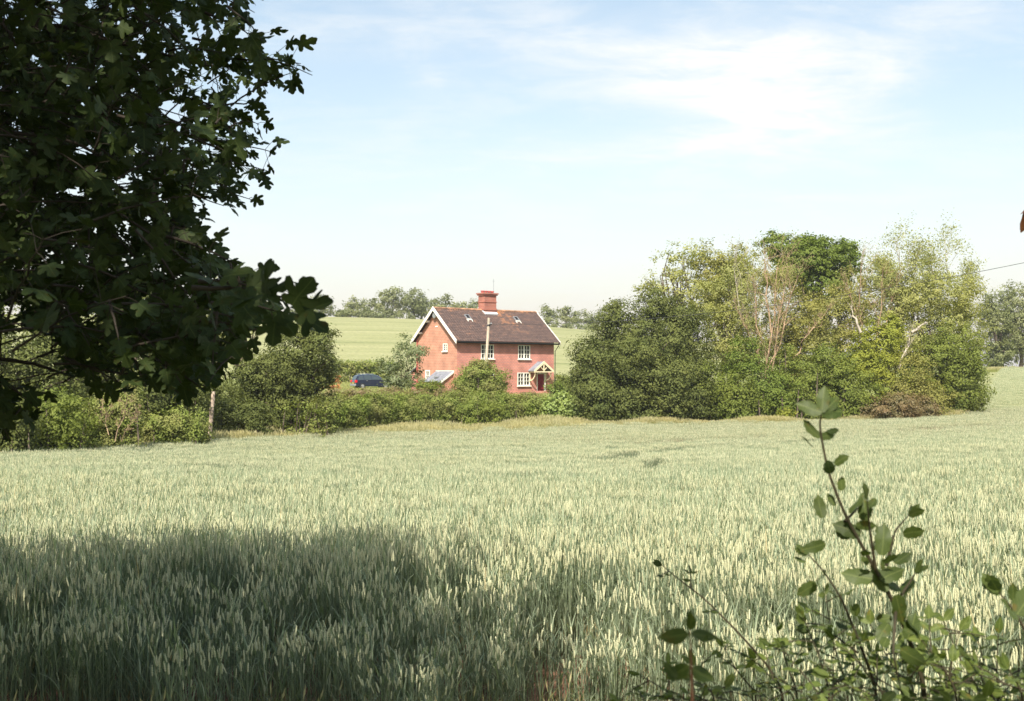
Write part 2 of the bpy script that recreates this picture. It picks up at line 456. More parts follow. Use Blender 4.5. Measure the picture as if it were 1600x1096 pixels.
def wheat_clump(name, seed, size, n, lod):
    rng = np.random.default_rng(seed)
    V = []; Q = []; T = []; A = []; mq = []; mt = []
    nv = 0

    def add(v, f, a, m_, tri=False):
        nonlocal nv
        V.append(v); A.append(np.full(len(v), a)); (T if tri else Q).append(np.asarray(f) + nv); (mt if tri else mq).append(np.full(len(f), m_)); nv += len(v)
    for i in range(n):
        x, y = rng.uniform(-size / 2, size / 2, 2)
        h = .77 - abs(rng.normal(0, .12)); lean = rng.normal(0, .05, 2); va = rng.uniform()
        if rng.uniform() < .02: lean = rng.normal(0, .25, 2)
        top = np.array([x + lean[0] * h, y + lean[1] * h, h]); base = np.array([x, y, 0.])
        # stalk
        r = .0022 if lod == 0 else .003
        a0 = rng.uniform(0, 6.28)
        if lod < 2:
            k = 3
            ang = a0 + np.arange(k) * 2 * np.pi / k
            ring = np.stack([np.cos(ang), np.sin(ang), np.zeros(k)], -1) * r
            v = np.concatenate([base + ring * 1.3, top + ring])
            f = [[j, (j + 1) % k, k + (j + 1) % k, k + j] for j in range(k)]
            add(v, f, va * .8, 1)
        # ear
        el = rng.normal(.074, .010); ew = rng.normal(.0044, .0006) * (1 if lod == 0 else .95 if lod == 1 else 1.2)
        ed = np.array([lean[0] + rng.normal(0, .10), lean[1] + rng.normal(0, .10), 1.]); ed /= np.linalg.norm(ed)
        sx = np.cross(ed, [np.cos(a0), np.sin(a0), 0]); sx /= np.linalg.norm(sx); sy = np.cross(ed, sx)
        if lod == 0:
            ns, k = 11, 4
            rr = np.array([.45, 1.15, .85, 1.25, .9, 1.25, .88, 1.15, .8, .8, .15]) * ew; tt = np.linspace(0, 1, ns)
        elif lod == 1:
            ns, k = 5, 4; rr = np.array([.5, 1.15, 1.1, .9, .15]) * ew; tt = np.array([0, .2, .5, .8, 1])
        else:
            ns, k = 3, 3; rr = np.array([.6, 1.2, .2]) * ew; tt = np.array([0, .4, 1])
        v = []
        for s_ in range(ns):
            for j in range(k):
                t_ = j * 2 * np.pi / k + (s_ % 2) * .5
                fl = 1.25 if j % 2 == 0 else .75
                v.append(top + ed * el * tt[s_] + (sx * np.cos(t_) * fl + sy * np.sin(t_) * fl) * rr[s_])
        f = [[s_ * k + j, s_ * k + (j + 1) % k, (s_ + 1) * k + (j + 1) % k, (s_ + 1) * k + j] for s_ in range(ns - 1) for j in range(k)]
        add(np.array(v), f, va, 0)
        # blades
        hs = (.66, .52, .40, .27, .15) if lod == 0 else (.62, .48, .3) if lod == 1 else (.58,)
        for q_, hh in enumerate(hs):
            if rng.uniform() < (.5 if hh > .6 else .1): continue
            z0 = hh * rng.uniform(.85, 1.25); p = base + (top - base) * (z0 / h)
            az = rng.uniform(0, 6.28); L_ = rng.uniform(.13, .24); w = rng.uniform(.0045, .0085) * (1 if lod == 0 else 1.3 if lod == 1 else 2.2)
            el_ = rng.uniform(1.05, 1.5); dv = np.array([np.cos(az), np.sin(az), 0]); sdv = np.array([-np.sin(az), np.cos(az), 0])
            seg = 5 if lod == 0 else 3
            vv = []; cur = p.copy(); e = el_
            droop = rng.uniform(.0, .3)
            for s_ in range(seg):
                ww = w * (1 - (s_ / (seg - 1)) ** 2 * .92) * .5 * (1 if s_ else .6)
                vv += [cur - sdv * ww, cur + sdv * ww]
                cur = cur + (dv * math.cos(e) + np.array([0, 0, 1.]) * math.sin(e)) * L_ / (seg - 1); e -= droop * (1 + s_ * .5)
            f = [[2 * s_, 2 * s_ + 1, 2 * s_ + 3, 2 * s_ + 2] for s_ in range(seg - 1)]
            dry = (hh < .25 and rng.uniform() < .5) or rng.uniform() < .012
            add(np.array(vv), f, rng.uniform(), 2 if dry else 1)
    return np_mesh(name, np.concatenate(V), [np.concatenate(Q)], [M_EAR, M_BLADE, M_STRAW], v=np.concatenate(A), midx=np.concatenate(mq), smooth=True)


def hit(px, py, h=.74):
    """where the line of sight of a pixel meets the top of the crop"""
    for d in np.arange(8, 190, .25):
        p = at(px, py, d)
        if p[2] < float(H(p[0], d)) + h: return p[:2]
    return p[:2]


TRACKS = [[hit(*q) for q in ((330, 727), (420, 736), (520, 739), (590, 735), (690, 729), (820, 723), (937, 720), (988, 708), (1093, 697), (1300, 685), (1640, 668))],
          [hit(*q) for q in ((950, 748), (976, 743), (1003, 733), (1031, 716), (1093, 708), (1300, 697), (1640, 688))],
          [hit(*q) for q in ((700, 700), (830, 697), (960, 693), (1093, 686), (1300, 676), (1640, 655))]]


def track_dist(x, y, tracks=None):
    best = np.full(np.shape(x), 1e9)
    P = np.stack([x, y], -1)
    for tr in (tracks or [TRACKS[0], TRACKS[2]]):
        tr = np.array(tr)
        for a, b in zip(tr[:-1], tr[1:]):
            ab = b - a; t = np.clip(((P - a) @ ab) / (ab @ ab), 0, 1)
            best = np.minimum(best, np.linalg.norm(P - a - t[..., None] * ab, axis=-1))
    return best


def smooth_noise(x, y, s, seed):
    rs = np.random.RandomState(seed); out = 0
    for k in range(9):
        a = rs.uniform(0, 6.28); f = s * rs.uniform(.5, 1.8); out = out + np.sin(x * math.cos(a) * f + y * math.sin(a) * f + rs.uniform(0, 6.28))
    return out / 4


def build_wheat():
    variants = [wheat_clump('wheat_near', 10 + k, .42, 76, 0) for k in range(7)] + [wheat_clump('wheat_mid', 30 + k, .64, 125, 1) for k in range(6)] + \
        [wheat_clump('wheat_far', 50 + k, 1.3, 260, 2) for k in range(5)]
    rng = np.random.default_rng(5)
    PTS = []; ROT = []; SCL = []; IDX = []
    for (d0, d1, st, i0, ni) in ((3.9, 21, .40, 0, 7), (21, 62, .60, 7, 6), (62, 196, 1.15, 13, 5)):
        g = np.arange(d0, d1, st); w = .52 * d1 + 4
        X, Y = np.meshgrid(np.arange(-w, w, st), g)
        X = X + rng.uniform(-.3, .3, X.shape) * st; Y = Y + rng.uniform(-.3, .3, Y.shape) * st
        k = (np.abs(X) < .52 * Y + 4) & (Y < edge_d(X, Y))
        if d0 < 10:
            k &= Y > 6.0 + .45 * np.sin(X * 1.1) * np.sin(X * .37 + 1) + rng.uniform(-.25, .25, X.shape) + np.clip(-X, 0, 4) * .06 - np.clip(X, 0, 2.5) * .8
        X, Y = X[k], Y[k]
        td = track_dist(X, Y)
        keep = (td > np.where(Y < 21, .3, np.where(Y < 62, 1.0, 1.2)) + .06 * np.sin(X * 2.1)) & (track_dist(X, Y, TRACKS[1:2]) > .34)
        if d0 < 10: keep &= rng.uniform(size=X.shape) < .62 + .38 * np.clip((Y - 6.5) / 2, 0, 1)
        X, Y, td = X[keep], Y[keep], td[keep]
        PTS.append(np.stack([X, Y, H(X, Y) - .01], -1)); ROT.append(rng.uniform(0, 6.28, len(X)))
        s = .99 + .075 * smooth_noise(X, Y, .30, 1) + .035 * smooth_noise(X, Y, 1.6, 2) + rng.normal(0, .05, len(X))
        s = s * (.62 + .38 * np.clip((Y - 5.6 + np.clip(X, 0, 2.5) * .7) / 2.4, 0, 1))
        SCL.append(np.clip(s * rng.uniform(.93, 1.05, len(X)), .45, 1.2)); IDX.append(i0 + rng.integers(0, ni, len(X)))
    scatter('wheat', 'pale green ripening wheat filling the whole near field in front of the hedge', 'wheat',
            np.concatenate(PTS), np.concatenate(ROT), np.concatenate(SCL), np.concatenate(IDX), variants)


build_wheat()

M_GRASS = foliage('verge_grass_blade', (.20, .25, .065), (.38, .38, .14), trans=.3, rough=.7, spec=.15, patch=.4, cc=(.34, .36, .13))
M_SEED = foliage('grass_seed_head', (.32, .31, .16), (.46, .42, .26), trans=.3, rough=.8, spec=.1)


def grass_clump(name, seed, size, n, h0, w0, seeds=.5):
    rng = np.random.default_rng(seed); V = []; Q = []; A = []; mi = []; nv = 0
    for i in range(n):
        x, y = rng.uniform(-size / 2, size / 2, 2); az = rng.uniform(0, 6.28)
        h = h0 * rng.uniform(.45, 1.1); w = w0 * rng.uniform(.6, 1.3); ln = rng.uniform(.05, .4) * h + .02
        dv = np.array([np.cos(az), np.sin(az), 0]); fa = rng.uniform(0, 6.28); sv = np.array([np.cos(fa), np.sin(fa), 0])
        vv = []
        for s_ in range(4):
            t = s_ / 3; c = np.array([x, y, 0]) + dv * ln * t * t + np.array([0, 0, h * t * (1 - .12 * t)]); ww = w * (1 - t * .85) / 2
            vv += [c - sv * ww, c + sv * ww]
        V.append(np.array(vv)); A.append(np.full(8, rng.uniform())); Q.append(np.array([[2 * s_, 2 * s_ + 1, 2 * s_ + 3, 2 * s_ + 2] for s_ in range(3)]) + nv); mi += [0] * 3; nv += 8
        if rng.uniform() < seeds:
            c = vv[-1]; L_ = h * .2; q = w * 1.1
            up = np.array([dv[0] * .3, dv[1] * .3, 1.])
            v2 = np.array([c - sv * q * .3 - up * L_ * .2, c - sv * q + up * L_ * .3, c + up * L_ * .9, c + sv * q + up * L_ * .3]); V.append(v2); A.append(np.full(4, rng.uniform()))
            Q.append(np.array([[0, 1, 2, 3]]) + nv); mi += [1]; nv += 4
    return np_mesh(name, np.concatenate(V), [np.concatenate(Q)], [M_GRASS, M_SEED], v=np.concatenate(A), midx=mi)


def build_grass():
    rng = np.random.default_rng(8)
    var = [grass_clump('tall_grass', 70 + k, .7, 90, .8, .018, .6) for k in range(5)] + [grass_clump('lawn_grass', 80 + k, 1.2, 150, .22, .03, .1) for k in range(3)] + \
        [grass_clump('bank_grass', 90 + k, .35, 45, .32, .005, .15) for k in range(4)]
    P = []; S = []; I = []
    # strip between the wheat and the hedge
    for _ in range(9000):
        px = rng.uniform(-60, 1500); e = float(np.interp(px, EDGE_PX, EDGE_D)); wd = np.interp(px, [0, 340, 400, 900, 960, 1500], [1.6, 1.6, 6, 5.5, 1.5, 1.5])
        d = e + rng.uniform(-.1, 1) * wd
        x = at(px, 0, d)[0]; s = rng.uniform(.5, 1.1) * (1 + .2 * math.sin(x * .7))
        P.append((x, d, float(H(x, d)))); S.append(s); I.append(rng.integers(0, 5))
    for _ in range(5200):                                      # paddock round the car and the garden
        px = rng.uniform(430, 990); d = rng.uniform(97, 146)
        x = at(px, 0, d)[0]
        P.append((x, d, float(H(x, d)))); S.append(rng.uniform(.6, 1.5)); I.append(5 + rng.integers(0, 3))
    for _ in range(900):                                       # edge of the far field on the right
        px = rng.uniform(1540, 1700); d = 192 + rng.uniform(0, 4)
        x = at(px, 0, d)[0]; P.append((x, d, float(H(x, d)))); S.append(rng.uniform(.6, 1.)); I.append(rng.integers(0, 5))
    for _ in range(1500):                                       # ragged grass on the bank by the camera
        x = rng.uniform(-4.5, 4.5); y = rng.uniform(1.4, 6.2)
        if y > 3.4 and rng.uniform() < .55: continue
        P.append((x, y, float(H(x, y)))); S.append(rng.uniform(.5, 1.2)); I.append(8 + rng.integers(0, 4))
    P = np.array(P)
    scatter('rough_grass', 'long pale seeding grass along the hedge foot and short grass round the cottage', 'grass', P, rng.uniform(0, 6.28, len(P)), np.array(S), np.array(I), var)


build_grass()

# ------------------------------------------------------------------ foliage builders
M_BARK = plain('bark_grey_brown', (.13, .10, .075), .9, var=.4, scale=3)
M_BARK_PALE = plain('bark_pale_orange', (.36, .25, .16), .85, var=.35, scale=2)
M_BARK_SILVER = plain('bark_silver', (.40, .35, .28), .85, var=.3, scale=2)
M_BARK_DARK = plain('bark_dark', (.035, .027, .02), .9, var=.4, scale=8)


def tubes_np(paths, k=5):
    """paths: list of (pts (n,3), radii (n,)) -> V, Q"""
    V = []; Q = []; nv = 0
    for pts, rad in paths:
        pts = np.asarray(pts, float); n = len(pts)
        d = np.gradient(pts, axis=0); d /= np.maximum(np.linalg.norm(d, axis=1, keepdims=True), 1e-9)
        ref = np.where(np.abs(d[:, 2:3]) < .9, np.array([[0, 0, 1.]]), np.array([[1., 0, 0]]))
        a = np.cross(d, ref); a /= np.linalg.norm(a, axis=1, keepdims=True); b = np.cross(d, a)
        t = np.arange(k) * 2 * np.pi / k
        ring = pts[:, None] + (a[:, None] * np.cos(t)[None, :, None] + b[:, None] * np.sin(t)[None, :, None]) * np.asarray(rad)[:, None, None]
        V.append(ring.reshape(-1, 3))
        i = nv + np.arange(n - 1)[:, None] * k + np.arange(k)[None]; j = nv + np.arange(n - 1)[:, None] * k + (np.arange(k)[None] + 1) % k
        Q.append(np.stack([i, j, j + k, i + k], -1).reshape(-1, 4)); nv += n * k
    return np.concatenate(V), np.concatenate(Q)


def leaf_quads(rng, C, nrm, size, aspect=.62):
    """folded rhombic leaves at centres C facing nrm"""
    n = len(C)
    t = rng.normal(size=(n, 3)); t -= nrm * np.sum(t * nrm, 1, keepdims=True); t /= np.linalg.norm(t, axis=1, keepdims=True)
    b = np.cross(nrm, t); s = size[:, None]
    V = np.stack([C - t * s * .5, C + b * s * aspect * .5 + nrm * s * .10 - t * s * .05, C + t * s * .5, C - b * s * aspect * .5 + nrm * s * .10 - t * s * .05], 1).reshape(-1, 3)
    return V, np.arange(n * 4).reshape(-1, 4)


def crown_points(rng, blobs, per_m2, clump_r, per_clump, shell=.5, gap=.0, flat=.65):
    """leaf centres and normals spread in clumps through a union of ellipsoids (cx,cy,cz,rx,ry,rz)"""
    C = []; N = []; G = []; gid = 0; cores = []
    for (cx, cy, cz, rx, ry, rz) in blobs:
        area = 4 * np.pi * ((rx * ry) ** 1.6 + (rx * rz) ** 1.6 + (ry * rz) ** 1.6) ** (1 / 1.6) / 3 ** (1 / 1.6)
        n = max(6, int(area * per_m2))
        u = rng.normal(size=(n, 3)); u /= np.linalg.norm(u, axis=1, keepdims=True)
        lump = 1 + .20 * np.sin(u[:, 0] * 5 + gid) * np.sin(u[:, 2] * 6 + cx) + .12 * np.sin(u[:, 1] * 9 + cz)
        r = (shell + (1 - shell) * rng.uniform(size=n) ** .6) * lump + rng.normal(0, .05, n)
        c = np.array([cx, cy, cz]) + u * r[:, None] * np.array([rx, ry, rz])
        if gap: 
            w = np.sin(c[:, 0] * 1.7 + 1) + np.sin(c[:, 1] * 1.9 + 2) + np.sin(c[:, 2] * 2.1); k = (w > -3 + gap * 3.5); c = c[k]; u = u[k]
        m_ = len(c)
        cores.append(c[rng.uniform(size=m_) < .3])
        cr = clump_r * rng.uniform(.6, 1.4, m_)
        off = rng.normal(size=(m_, per_clump, 3)) * (cr[:, None, None] * .5) * np.array([1, 1, flat])
        p = c[:, None] + off
        up = u[:, None] * .75 + np.array([0, 0, .5]) + rng.normal(size=(m_, 1, 3)) * .3 + rng.normal(size=(m_, per_clump, 3)) * .38 + off / np.maximum(cr[:, None, None], .01) * .6
        C.append(p.reshape(-1, 3)); N.append(up.reshape(-1, 3)); G.append(np.repeat(rng.uniform(size=m_), per_clump)); gid += 1
    C = np.concatenate(C); N = np.concatenate(N); N /= np.linalg.norm(N, axis=1, keepdims=True)
    return C, N, np.concatenate(G), np.concatenate(cores)


def limb_paths(rng, base, targets, r0, n_main=5, height=None):
    """trunk then limbs that curve out to some of the clump centres"""
    top = targets.mean(0); paths = []
    fork = base + (top - base) * .35 + np.array([0, 0, .0]); fork[2] = base[2] + max(.25, (top[2] - base[2]) * .45)
    mid = (base + fork) / 2 + rng.normal(0, .08, 3) * (fork[2] - base[2])
    paths.append((np.array([base - [0, 0, .15], mid, fork]), np.array([r0 * 1.25, r0, r0 * .8])))
    for k in range(len(targets)):
        t = targets[k]; s = fork if rng.uniform() < .6 else mid * .3 + fork * .7
        L = np.linalg.norm(t - s)
        m1 = s * .6 + t * .4 + np.array([0, 0, .12 * L]) + rng.normal(0, .06, 3) * L; m2 = s * .25 + t * .75 + np.array([0, 0, .08 * L]) + rng.normal(0, .05, 3) * L
        q = r0 * rng.uniform(.18, .5)
        paths.append((np.array([s, m1, m2, t]), np.array([q, q * .7, q * .4, q * .15])))
    return paths


def px_blobs(d, blobs):
    out = []
    for b in blobs:
        px, py, rx, ry = b[:4]; dd = b[4] if len(b) > 4 else 0; kf = b[5] if len(b) > 5 else 1.0
        c = at(px, py, d + dd); s = (d + dd) / F
        out.append((c[0], c[1], c[2], rx * s, min(rx * s * kf, 8.0), ry * s))
    return out


N_LEAVES = 0
DENS = 1.15


def tree(name, label, cat, d, base_px, blobs, m_, leaf=.17, dens=1.0, clump=.55, per=46, group=None, shell=.5, gap=0.0, seed=1, bark=None,
         r0=.18, limbs=22, parts=('crown', 'trunk'), flat=.65, world=None, base=None, aspect=.62, min_z=True, skirt=False):
    global N_LEAVES
    rng = np.random.default_rng(seed)
    B = world if world else px_blobs(d, blobs)
    if base is None:
        bx = at(base_px, 0, d)[0]; base = np.array([bx, d, float(H(bx, d))])
    if min_z:
        extra = []
        for (cx, cy, cz, rx, ry, rz) in B:
            gz = float(H(cx, cy)); gap_ = (cz - rz * .75) - gz
            lim = 3.8 if (parts[1] == 'stems' or skirt) else 0
            if 0 < gap_ < lim:
                top = cz; hz = (top - gz) / 2 + .15
                extra.append((cx, cy, gz + hz - .15, rx * .8, ry * .8, hz))
        B = list(B) + extra
    C, N, G, cores = crown_points(rng, B, dens * DENS / (clump / .55) ** 2, clump, per, shell, gap, flat)
    if min_z:
        k = C[:, 2] > H(C[:, 0], C[:, 1]) + .03
        C, N, G = C[k], N[k], G[k]
    C = C - base
    size = leaf * rng.uniform(.65, 1.4, len(C))
    V, Q = leaf_quads(rng, C, N, size, aspect)
    v = np.clip(np.repeat(.55 * G + .45 * rng.uniform(size=len(C)), 4), 0, 1)
    N_LEAVES += len(C)
    root = empty(name, tuple(base)); tag(root, label, cat, group)
    link(parts[0], np_mesh(parts[0], V, [Q], m_, v=v), root)
    sel = cores[rng.permutation(len(cores))[:limbs]] - base
    if parts[1] == 'stems':
        p = []
        for t in sel:
            q = t + base; g = np.array([q[0] + rng.normal(0, .25), q[1] + rng.normal(0, .2), 0]); g[2] = float(H(g[0], g[1])) - .1; g = g - base
            if t[2] - g[2] < .2: continue
            p.append((np.array([g, (g + t) / 2 + rng.normal(0, .05, 3), t]), np.array([r0, r0 * .7, r0 * .25])))
    else:
        p = limb_paths(rng, np.zeros(3), sel, r0)
    V, Q = tubes_np(p, 6)
    link(parts[1], np_mesh(parts[1], V, [Q], bark or M_BARK, smooth=True), root)
    return root


def grow(rng, start, dirv, length, rad, depth, paths, tips, spread=.5, up=.15, kids=(2, 4), wig=.12, minr=.008):
    n = 5; pts = [start]; d = dirv / np.linalg.norm(dirv); cur = start
    for i in range(n - 1):
        d = d + rng.normal(0, wig, 3) + np.array([0, 0, up * .3]); d /= np.linalg.norm(d)
        cur = cur + d * length / (n - 1); pts.append(cur)
    paths.append((np.array(pts), np.linspace(rad, max(rad * .55, minr), n)))
    if depth <= 0: tips.append((cur, d)); return
    for k in range(rng.integers(*kids) + (1 if depth > 1 else 0)):
        t = rng.integers(1, n); q = d + rng.normal(0, spread, 3) + np.array([0, 0, up])
        grow(rng, pts[t], q, length * rng.uniform(.5, .8), rad * rng.uniform(.4, .62), depth - 1, paths, tips, spread, up, kids, wig, minr)


def bare_tree(name, label, cat, d, base_px, stems, m_, bark, leaf=.14, per=6, tuft=.3, group=None, seed=1, depth=4, spread=.5, up=.15, r0=.14, parts=('crown', 'trunk'), base_up=0):
    """tree whose branches show: stems = list of (px, py, px2, py2) trunk starts and ends"""
    global N_LEAVES
    rng = np.random.default_rng(seed)
    bx = at(base_px, 0, d)[0]; base = np.array([bx, d, float(H(bx, d))])
    paths = []; tips = []
    for (a, b, c, e, dep) in stems:
        s = at(a, b or 0, d) - base; t = at(c, e, d + rng.uniform(-1, 1)) - base
        if b is None: s = np.zeros(3)
        L = np.linalg.norm(t - s); n = 7
        tt = np.linspace(0, 1, n)[:, None]; P = s + (t - s) * tt + rng.normal(0, .025, (n, 3)) * L * np.sin(np.pi * tt)
        paths.append((P, np.linspace(r0, r0 * .35, n)))
        for k in range(2, n):
            for _ in range(2 if k < n - 1 else 3):
                q = (t - s) / L + rng.normal(0, spread, 3)
                grow(rng, P[k], q, L * rng.uniform(.10, .19), r0 * (.42 - .04 * k), dep - 1, paths, tips, spread, up)
    root = empty(name, tuple(base)); tag(root, label, cat, group)
    V, Q = tubes_np(paths, 4)
    if parts[1]: link(parts[1], np_mesh(parts[1], V, [Q], bark, smooth=True), root)
    if per:
        T = np.array([t for t, _ in tips]); n = len(T)
        off = rng.normal(size=(n, per, 3)) * tuft * .5
        C = (T[:, None] + off).reshape(-1, 3); N = rng.normal(size=(len(C), 3)) * .6 + np.array([0, 0, .6]); N /= np.linalg.norm(N, axis=1, keepdims=True)
        V, Q = leaf_quads(rng, C, N, leaf * rng.uniform(.6, 1.3, len(C)), .5)
        N_LEAVES += len(C)
        link(parts[0], np_mesh(parts[0], V, [Q], m_, v=np.repeat(rng.uniform(size=len(C)), 4)), root)
    return root


# ------------------------------------------------------------------ cottage
TH = R(40)
HB = at(714, 580, 105.0); HB[2] = -0.35                 # near corner of the cottage at ground level
CO, SI = math.cos(TH), math.sin(TH)


def fx(px, y=0.0):
    """distance along the front of the point seen at column px, y behind the front wall"""
    u = (px - 800) / F
    return (u * (HB[1] + y * CO) - HB[0] + y * SI) / (CO - u * SI)


def gx(px):
    """distance along the gable wall (from the near corner inward)"""
    u = (px - 800) / F
    return (u * HB[1] - HB[0]) / (-SI - u * CO)


def fz(py, x=0.0, y=0.0):
    d = HB[1] + x * SI + y * CO
    return at(800, py, d)[2] - HB[2]


def brick_mat(name, c1, c2, mortar, dark):
    m, n, l, b = mat(name)
    uv = n.new('ShaderNodeUVMap'); uv.uv_map = 'UVMap'
    bt = n.new('ShaderNodeTexBrick'); l.new(uv.outputs[0], bt.inputs['Vector'])
    bt.inputs['Scale'].default_value = 1; bt.inputs['Brick Width'].default_value = .34; bt.inputs['Row Height'].default_value = .15; bt.inputs['Mortar Size'].default_value = .014
    bt.inputs['Color1'].default_value = (*c1, 1); bt.inputs['Color2'].default_value = (*c2, 1); bt.inputs['Mortar'].default_value = (*mortar, 1); bt.inputs['Bias'].default_value = -.1
    # vitrified headers between the stretchers
    b2 = n.new('ShaderNodeTexBrick'); l.new(uv.outputs[0], b2.inputs['Vector'])
    b2.inputs['Scale'].default_value = 1; b2.inputs['Brick Width'].default_value = .34; b2.inputs['Row Height'].default_value = .15; b2.inputs['Mortar Size'].default_value = .055
    b2.inputs['Color1'].default_value = (0, 0, 0, 1); b2.inputs['Color2'].default_value = (0, 0, 0, 1); b2.inputs['Mortar'].default_value = (1, 1, 1, 1)
    q = n.new('ShaderNodeTexNoise'); q.inputs['Scale'].default_value = 1.2; q.inputs['Detail'].default_value = 8; l.new(uv.outputs[0], q.inputs['Vector'])
    r = n.new('ShaderNodeValToRGB'); r.color_ramp.elements[0].position = .3; r.color_ramp.elements[1].position = .7
    r.color_ramp.elements[0].color = (.78, .76, .76, 1); r.color_ramp.elements[1].color = (1.12, 1.1, 1.08, 1); l.new(q.outputs[0], r.inputs[0])
    x0 = n.new('ShaderNodeMix'); x0.data_type = 'RGBA'
    mm = n.new('ShaderNodeMath'); mm.operation = 'MULTIPLY'; mm.inputs[1].default_value = dark; l.new(b2.outputs['Color'], mm.inputs[0])
    l.new(mm.outputs[0], x0.inputs[0]); l.new(bt.outputs['Color'], x0.inputs[6]); x0.inputs[7].default_value = (c2[0] * .5, c2[1] * .6, c2[2] * .8, 1)
    x = n.new('ShaderNodeMix'); x.data_type = 'RGBA'; x.blend_type = 'MULTIPLY'; x.inputs[0].default_value = 1
    l.new(x0.outputs[2], x.inputs[6]); l.new(r.outputs[0], x.inputs[7]); l.new(x.outputs[2], b.inputs['Base Color'])
    b.inputs['Roughness'].default_value = .9; b.inputs['Specular IOR Level'].default_value = .15
    return m


M_BRICK = brick_mat('red_brick', (.76, .31, .22), (.66, .26, .19), (.74, .52, .42), .62)
M_BRICK2 = brick_mat('orange_brick', (.54, .25, .165), (.46, .21, .14), (.60, .40, .30), .12)
M_CHIM = brick_mat('chimney_brick', (.46, .17, .115), (.38, .13, .095), (.55, .36, .28), .35)
M_WHITE = plain('white_paint', (.80, .77, .68), .5, var=.05)
M_CREAM = plain('cream_paint', (.78, .68, .46), .5, var=.06)
M_DOOR = plain('dark_red_paint', (.20, .008, .018), .35, var=.15)
M_BLACK = plain('black_iron', (.02, .02, .022), .4, var=.2)
M_SLATE = plain('grey_slate', (.20, .21, .24), .7, var=.25, scale=3)
M_LEAD = plain('lead_flashing', (.55, .55, .56), .6, var=.1)
M_POT = plain('red_chimney_pot', (.42, .10, .085), .8, var=.2)
M_GREY = plain('grey_metal', (.35, .36, .38), .4, var=.1, metal=.4)


def glass_mat():
    m, n, l, b = mat('window_glass')
    b.inputs['Base Color'].default_value = (.018, .016, .016, 1); b.inputs['Roughness'].default_value = .08; b.inputs['Specular IOR Level'].default_value = .25
    q = n.new('ShaderNodeTexNoise'); q.inputs['Scale'].default_value = 2.2
    bp = n.new('ShaderNodeBump'); bp.inputs['Strength'].default_value = .12; bp.inputs['Distance'].default_value = .1
    l.new(q.outputs[0], bp.inputs['Height']); l.new(bp.outputs[0], b.inputs['Normal'])
    return m


M_GLASS = glass_mat()


def tile_mat():
    m, n, l, b = mat('pantiles')
    a = n.new('ShaderNodeAttribute'); a.attribute_name = 'v'
    r = n.new('ShaderNodeValToRGB'); e = r.color_ramp.elements
    e[0].position = 0; e[0].color = (.070, .050, .048, 1); e[1].position = 1; e[1].color = (.46, .20, .085, 1)
    for p, c in ((.35, (.100, .070, .064)), (.55, (.135, .088, .074)), (.78, (.30, .15, .085))):
        k = e.new(p); k.color = (*c, 1)
    l.new(a.outputs['Fac'], r.inputs[0])
    q = n.new('ShaderNodeTexNoise'); q.inputs['Scale'].default_value = 5; q.inputs['Detail'].default_value = 6
    t = n.new('ShaderNodeTexCoord'); l.new(t.outputs['Object'], q.inputs['Vector'])
    r2 = n.new('ShaderNodeValToRGB'); r2.color_ramp.elements[0].position = .35; r2.color_ramp.elements[1].position = .7
    r2.color_ramp.elements[0].color = (.8, .8, .8, 1); r2.color_ramp.elements[1].color = (1.2, 1.15, 1.1, 1); l.new(q.outputs[0], r2.inputs[0])
    x = n.new('ShaderNodeMix'); x.data_type = 'RGBA'; x.blend_type = 'MULTIPLY'; x.inputs[0].default_value = 1
    l.new(r.outputs[0], x.inputs[6]); l.new(r2.outputs[0], x.inputs[7]); l.new(x.outputs[2], b.inputs['Base Color'])
    b.inputs['Roughness'].default_value = .8; b.inputs['Specular IOR Level'].default_value = .2
    return m


M_TILE = tile_mat()


def wall(mb, x0, x1, z0, z1, holes, along='x', plane=0.0, reveal=.12):
    """wall face in the plane y=plane (facing -y) or x=plane (facing -x), with rectangular holes and reveals"""
    xs = sorted({x0, x1} | {h[0] for h in holes} | {h[1] for h in holes}); zs = sorted({z0, z1} | {h[2] for h in holes} | {h[3] for h in holes})

    def P(a, z, dep=0.0): return (a, plane + dep, z) if along == 'x' else (plane + dep, a, z)
    for a, b in zip(xs[:-1], xs[1:]):
        for c, d in zip(zs[:-1], zs[1:]):
            if any(h[0] <= a and b <= h[1] and h[2] <= c and d <= h[3] for h in holes): continue
            mb.quad(P(a, c), P(b, c), P(b, d), P(a, d))
    for h in holes:
        for (a, c, b, d) in ((h[0], h[2], h[1], h[2]), (h[1], h[2], h[1], h[3]), (h[1], h[3], h[0], h[3]), (h[0], h[3], h[0], h[2])):
            mb.quad(P(a, c), P(b, d), P(b, d, reveal), P(a, c, reveal))


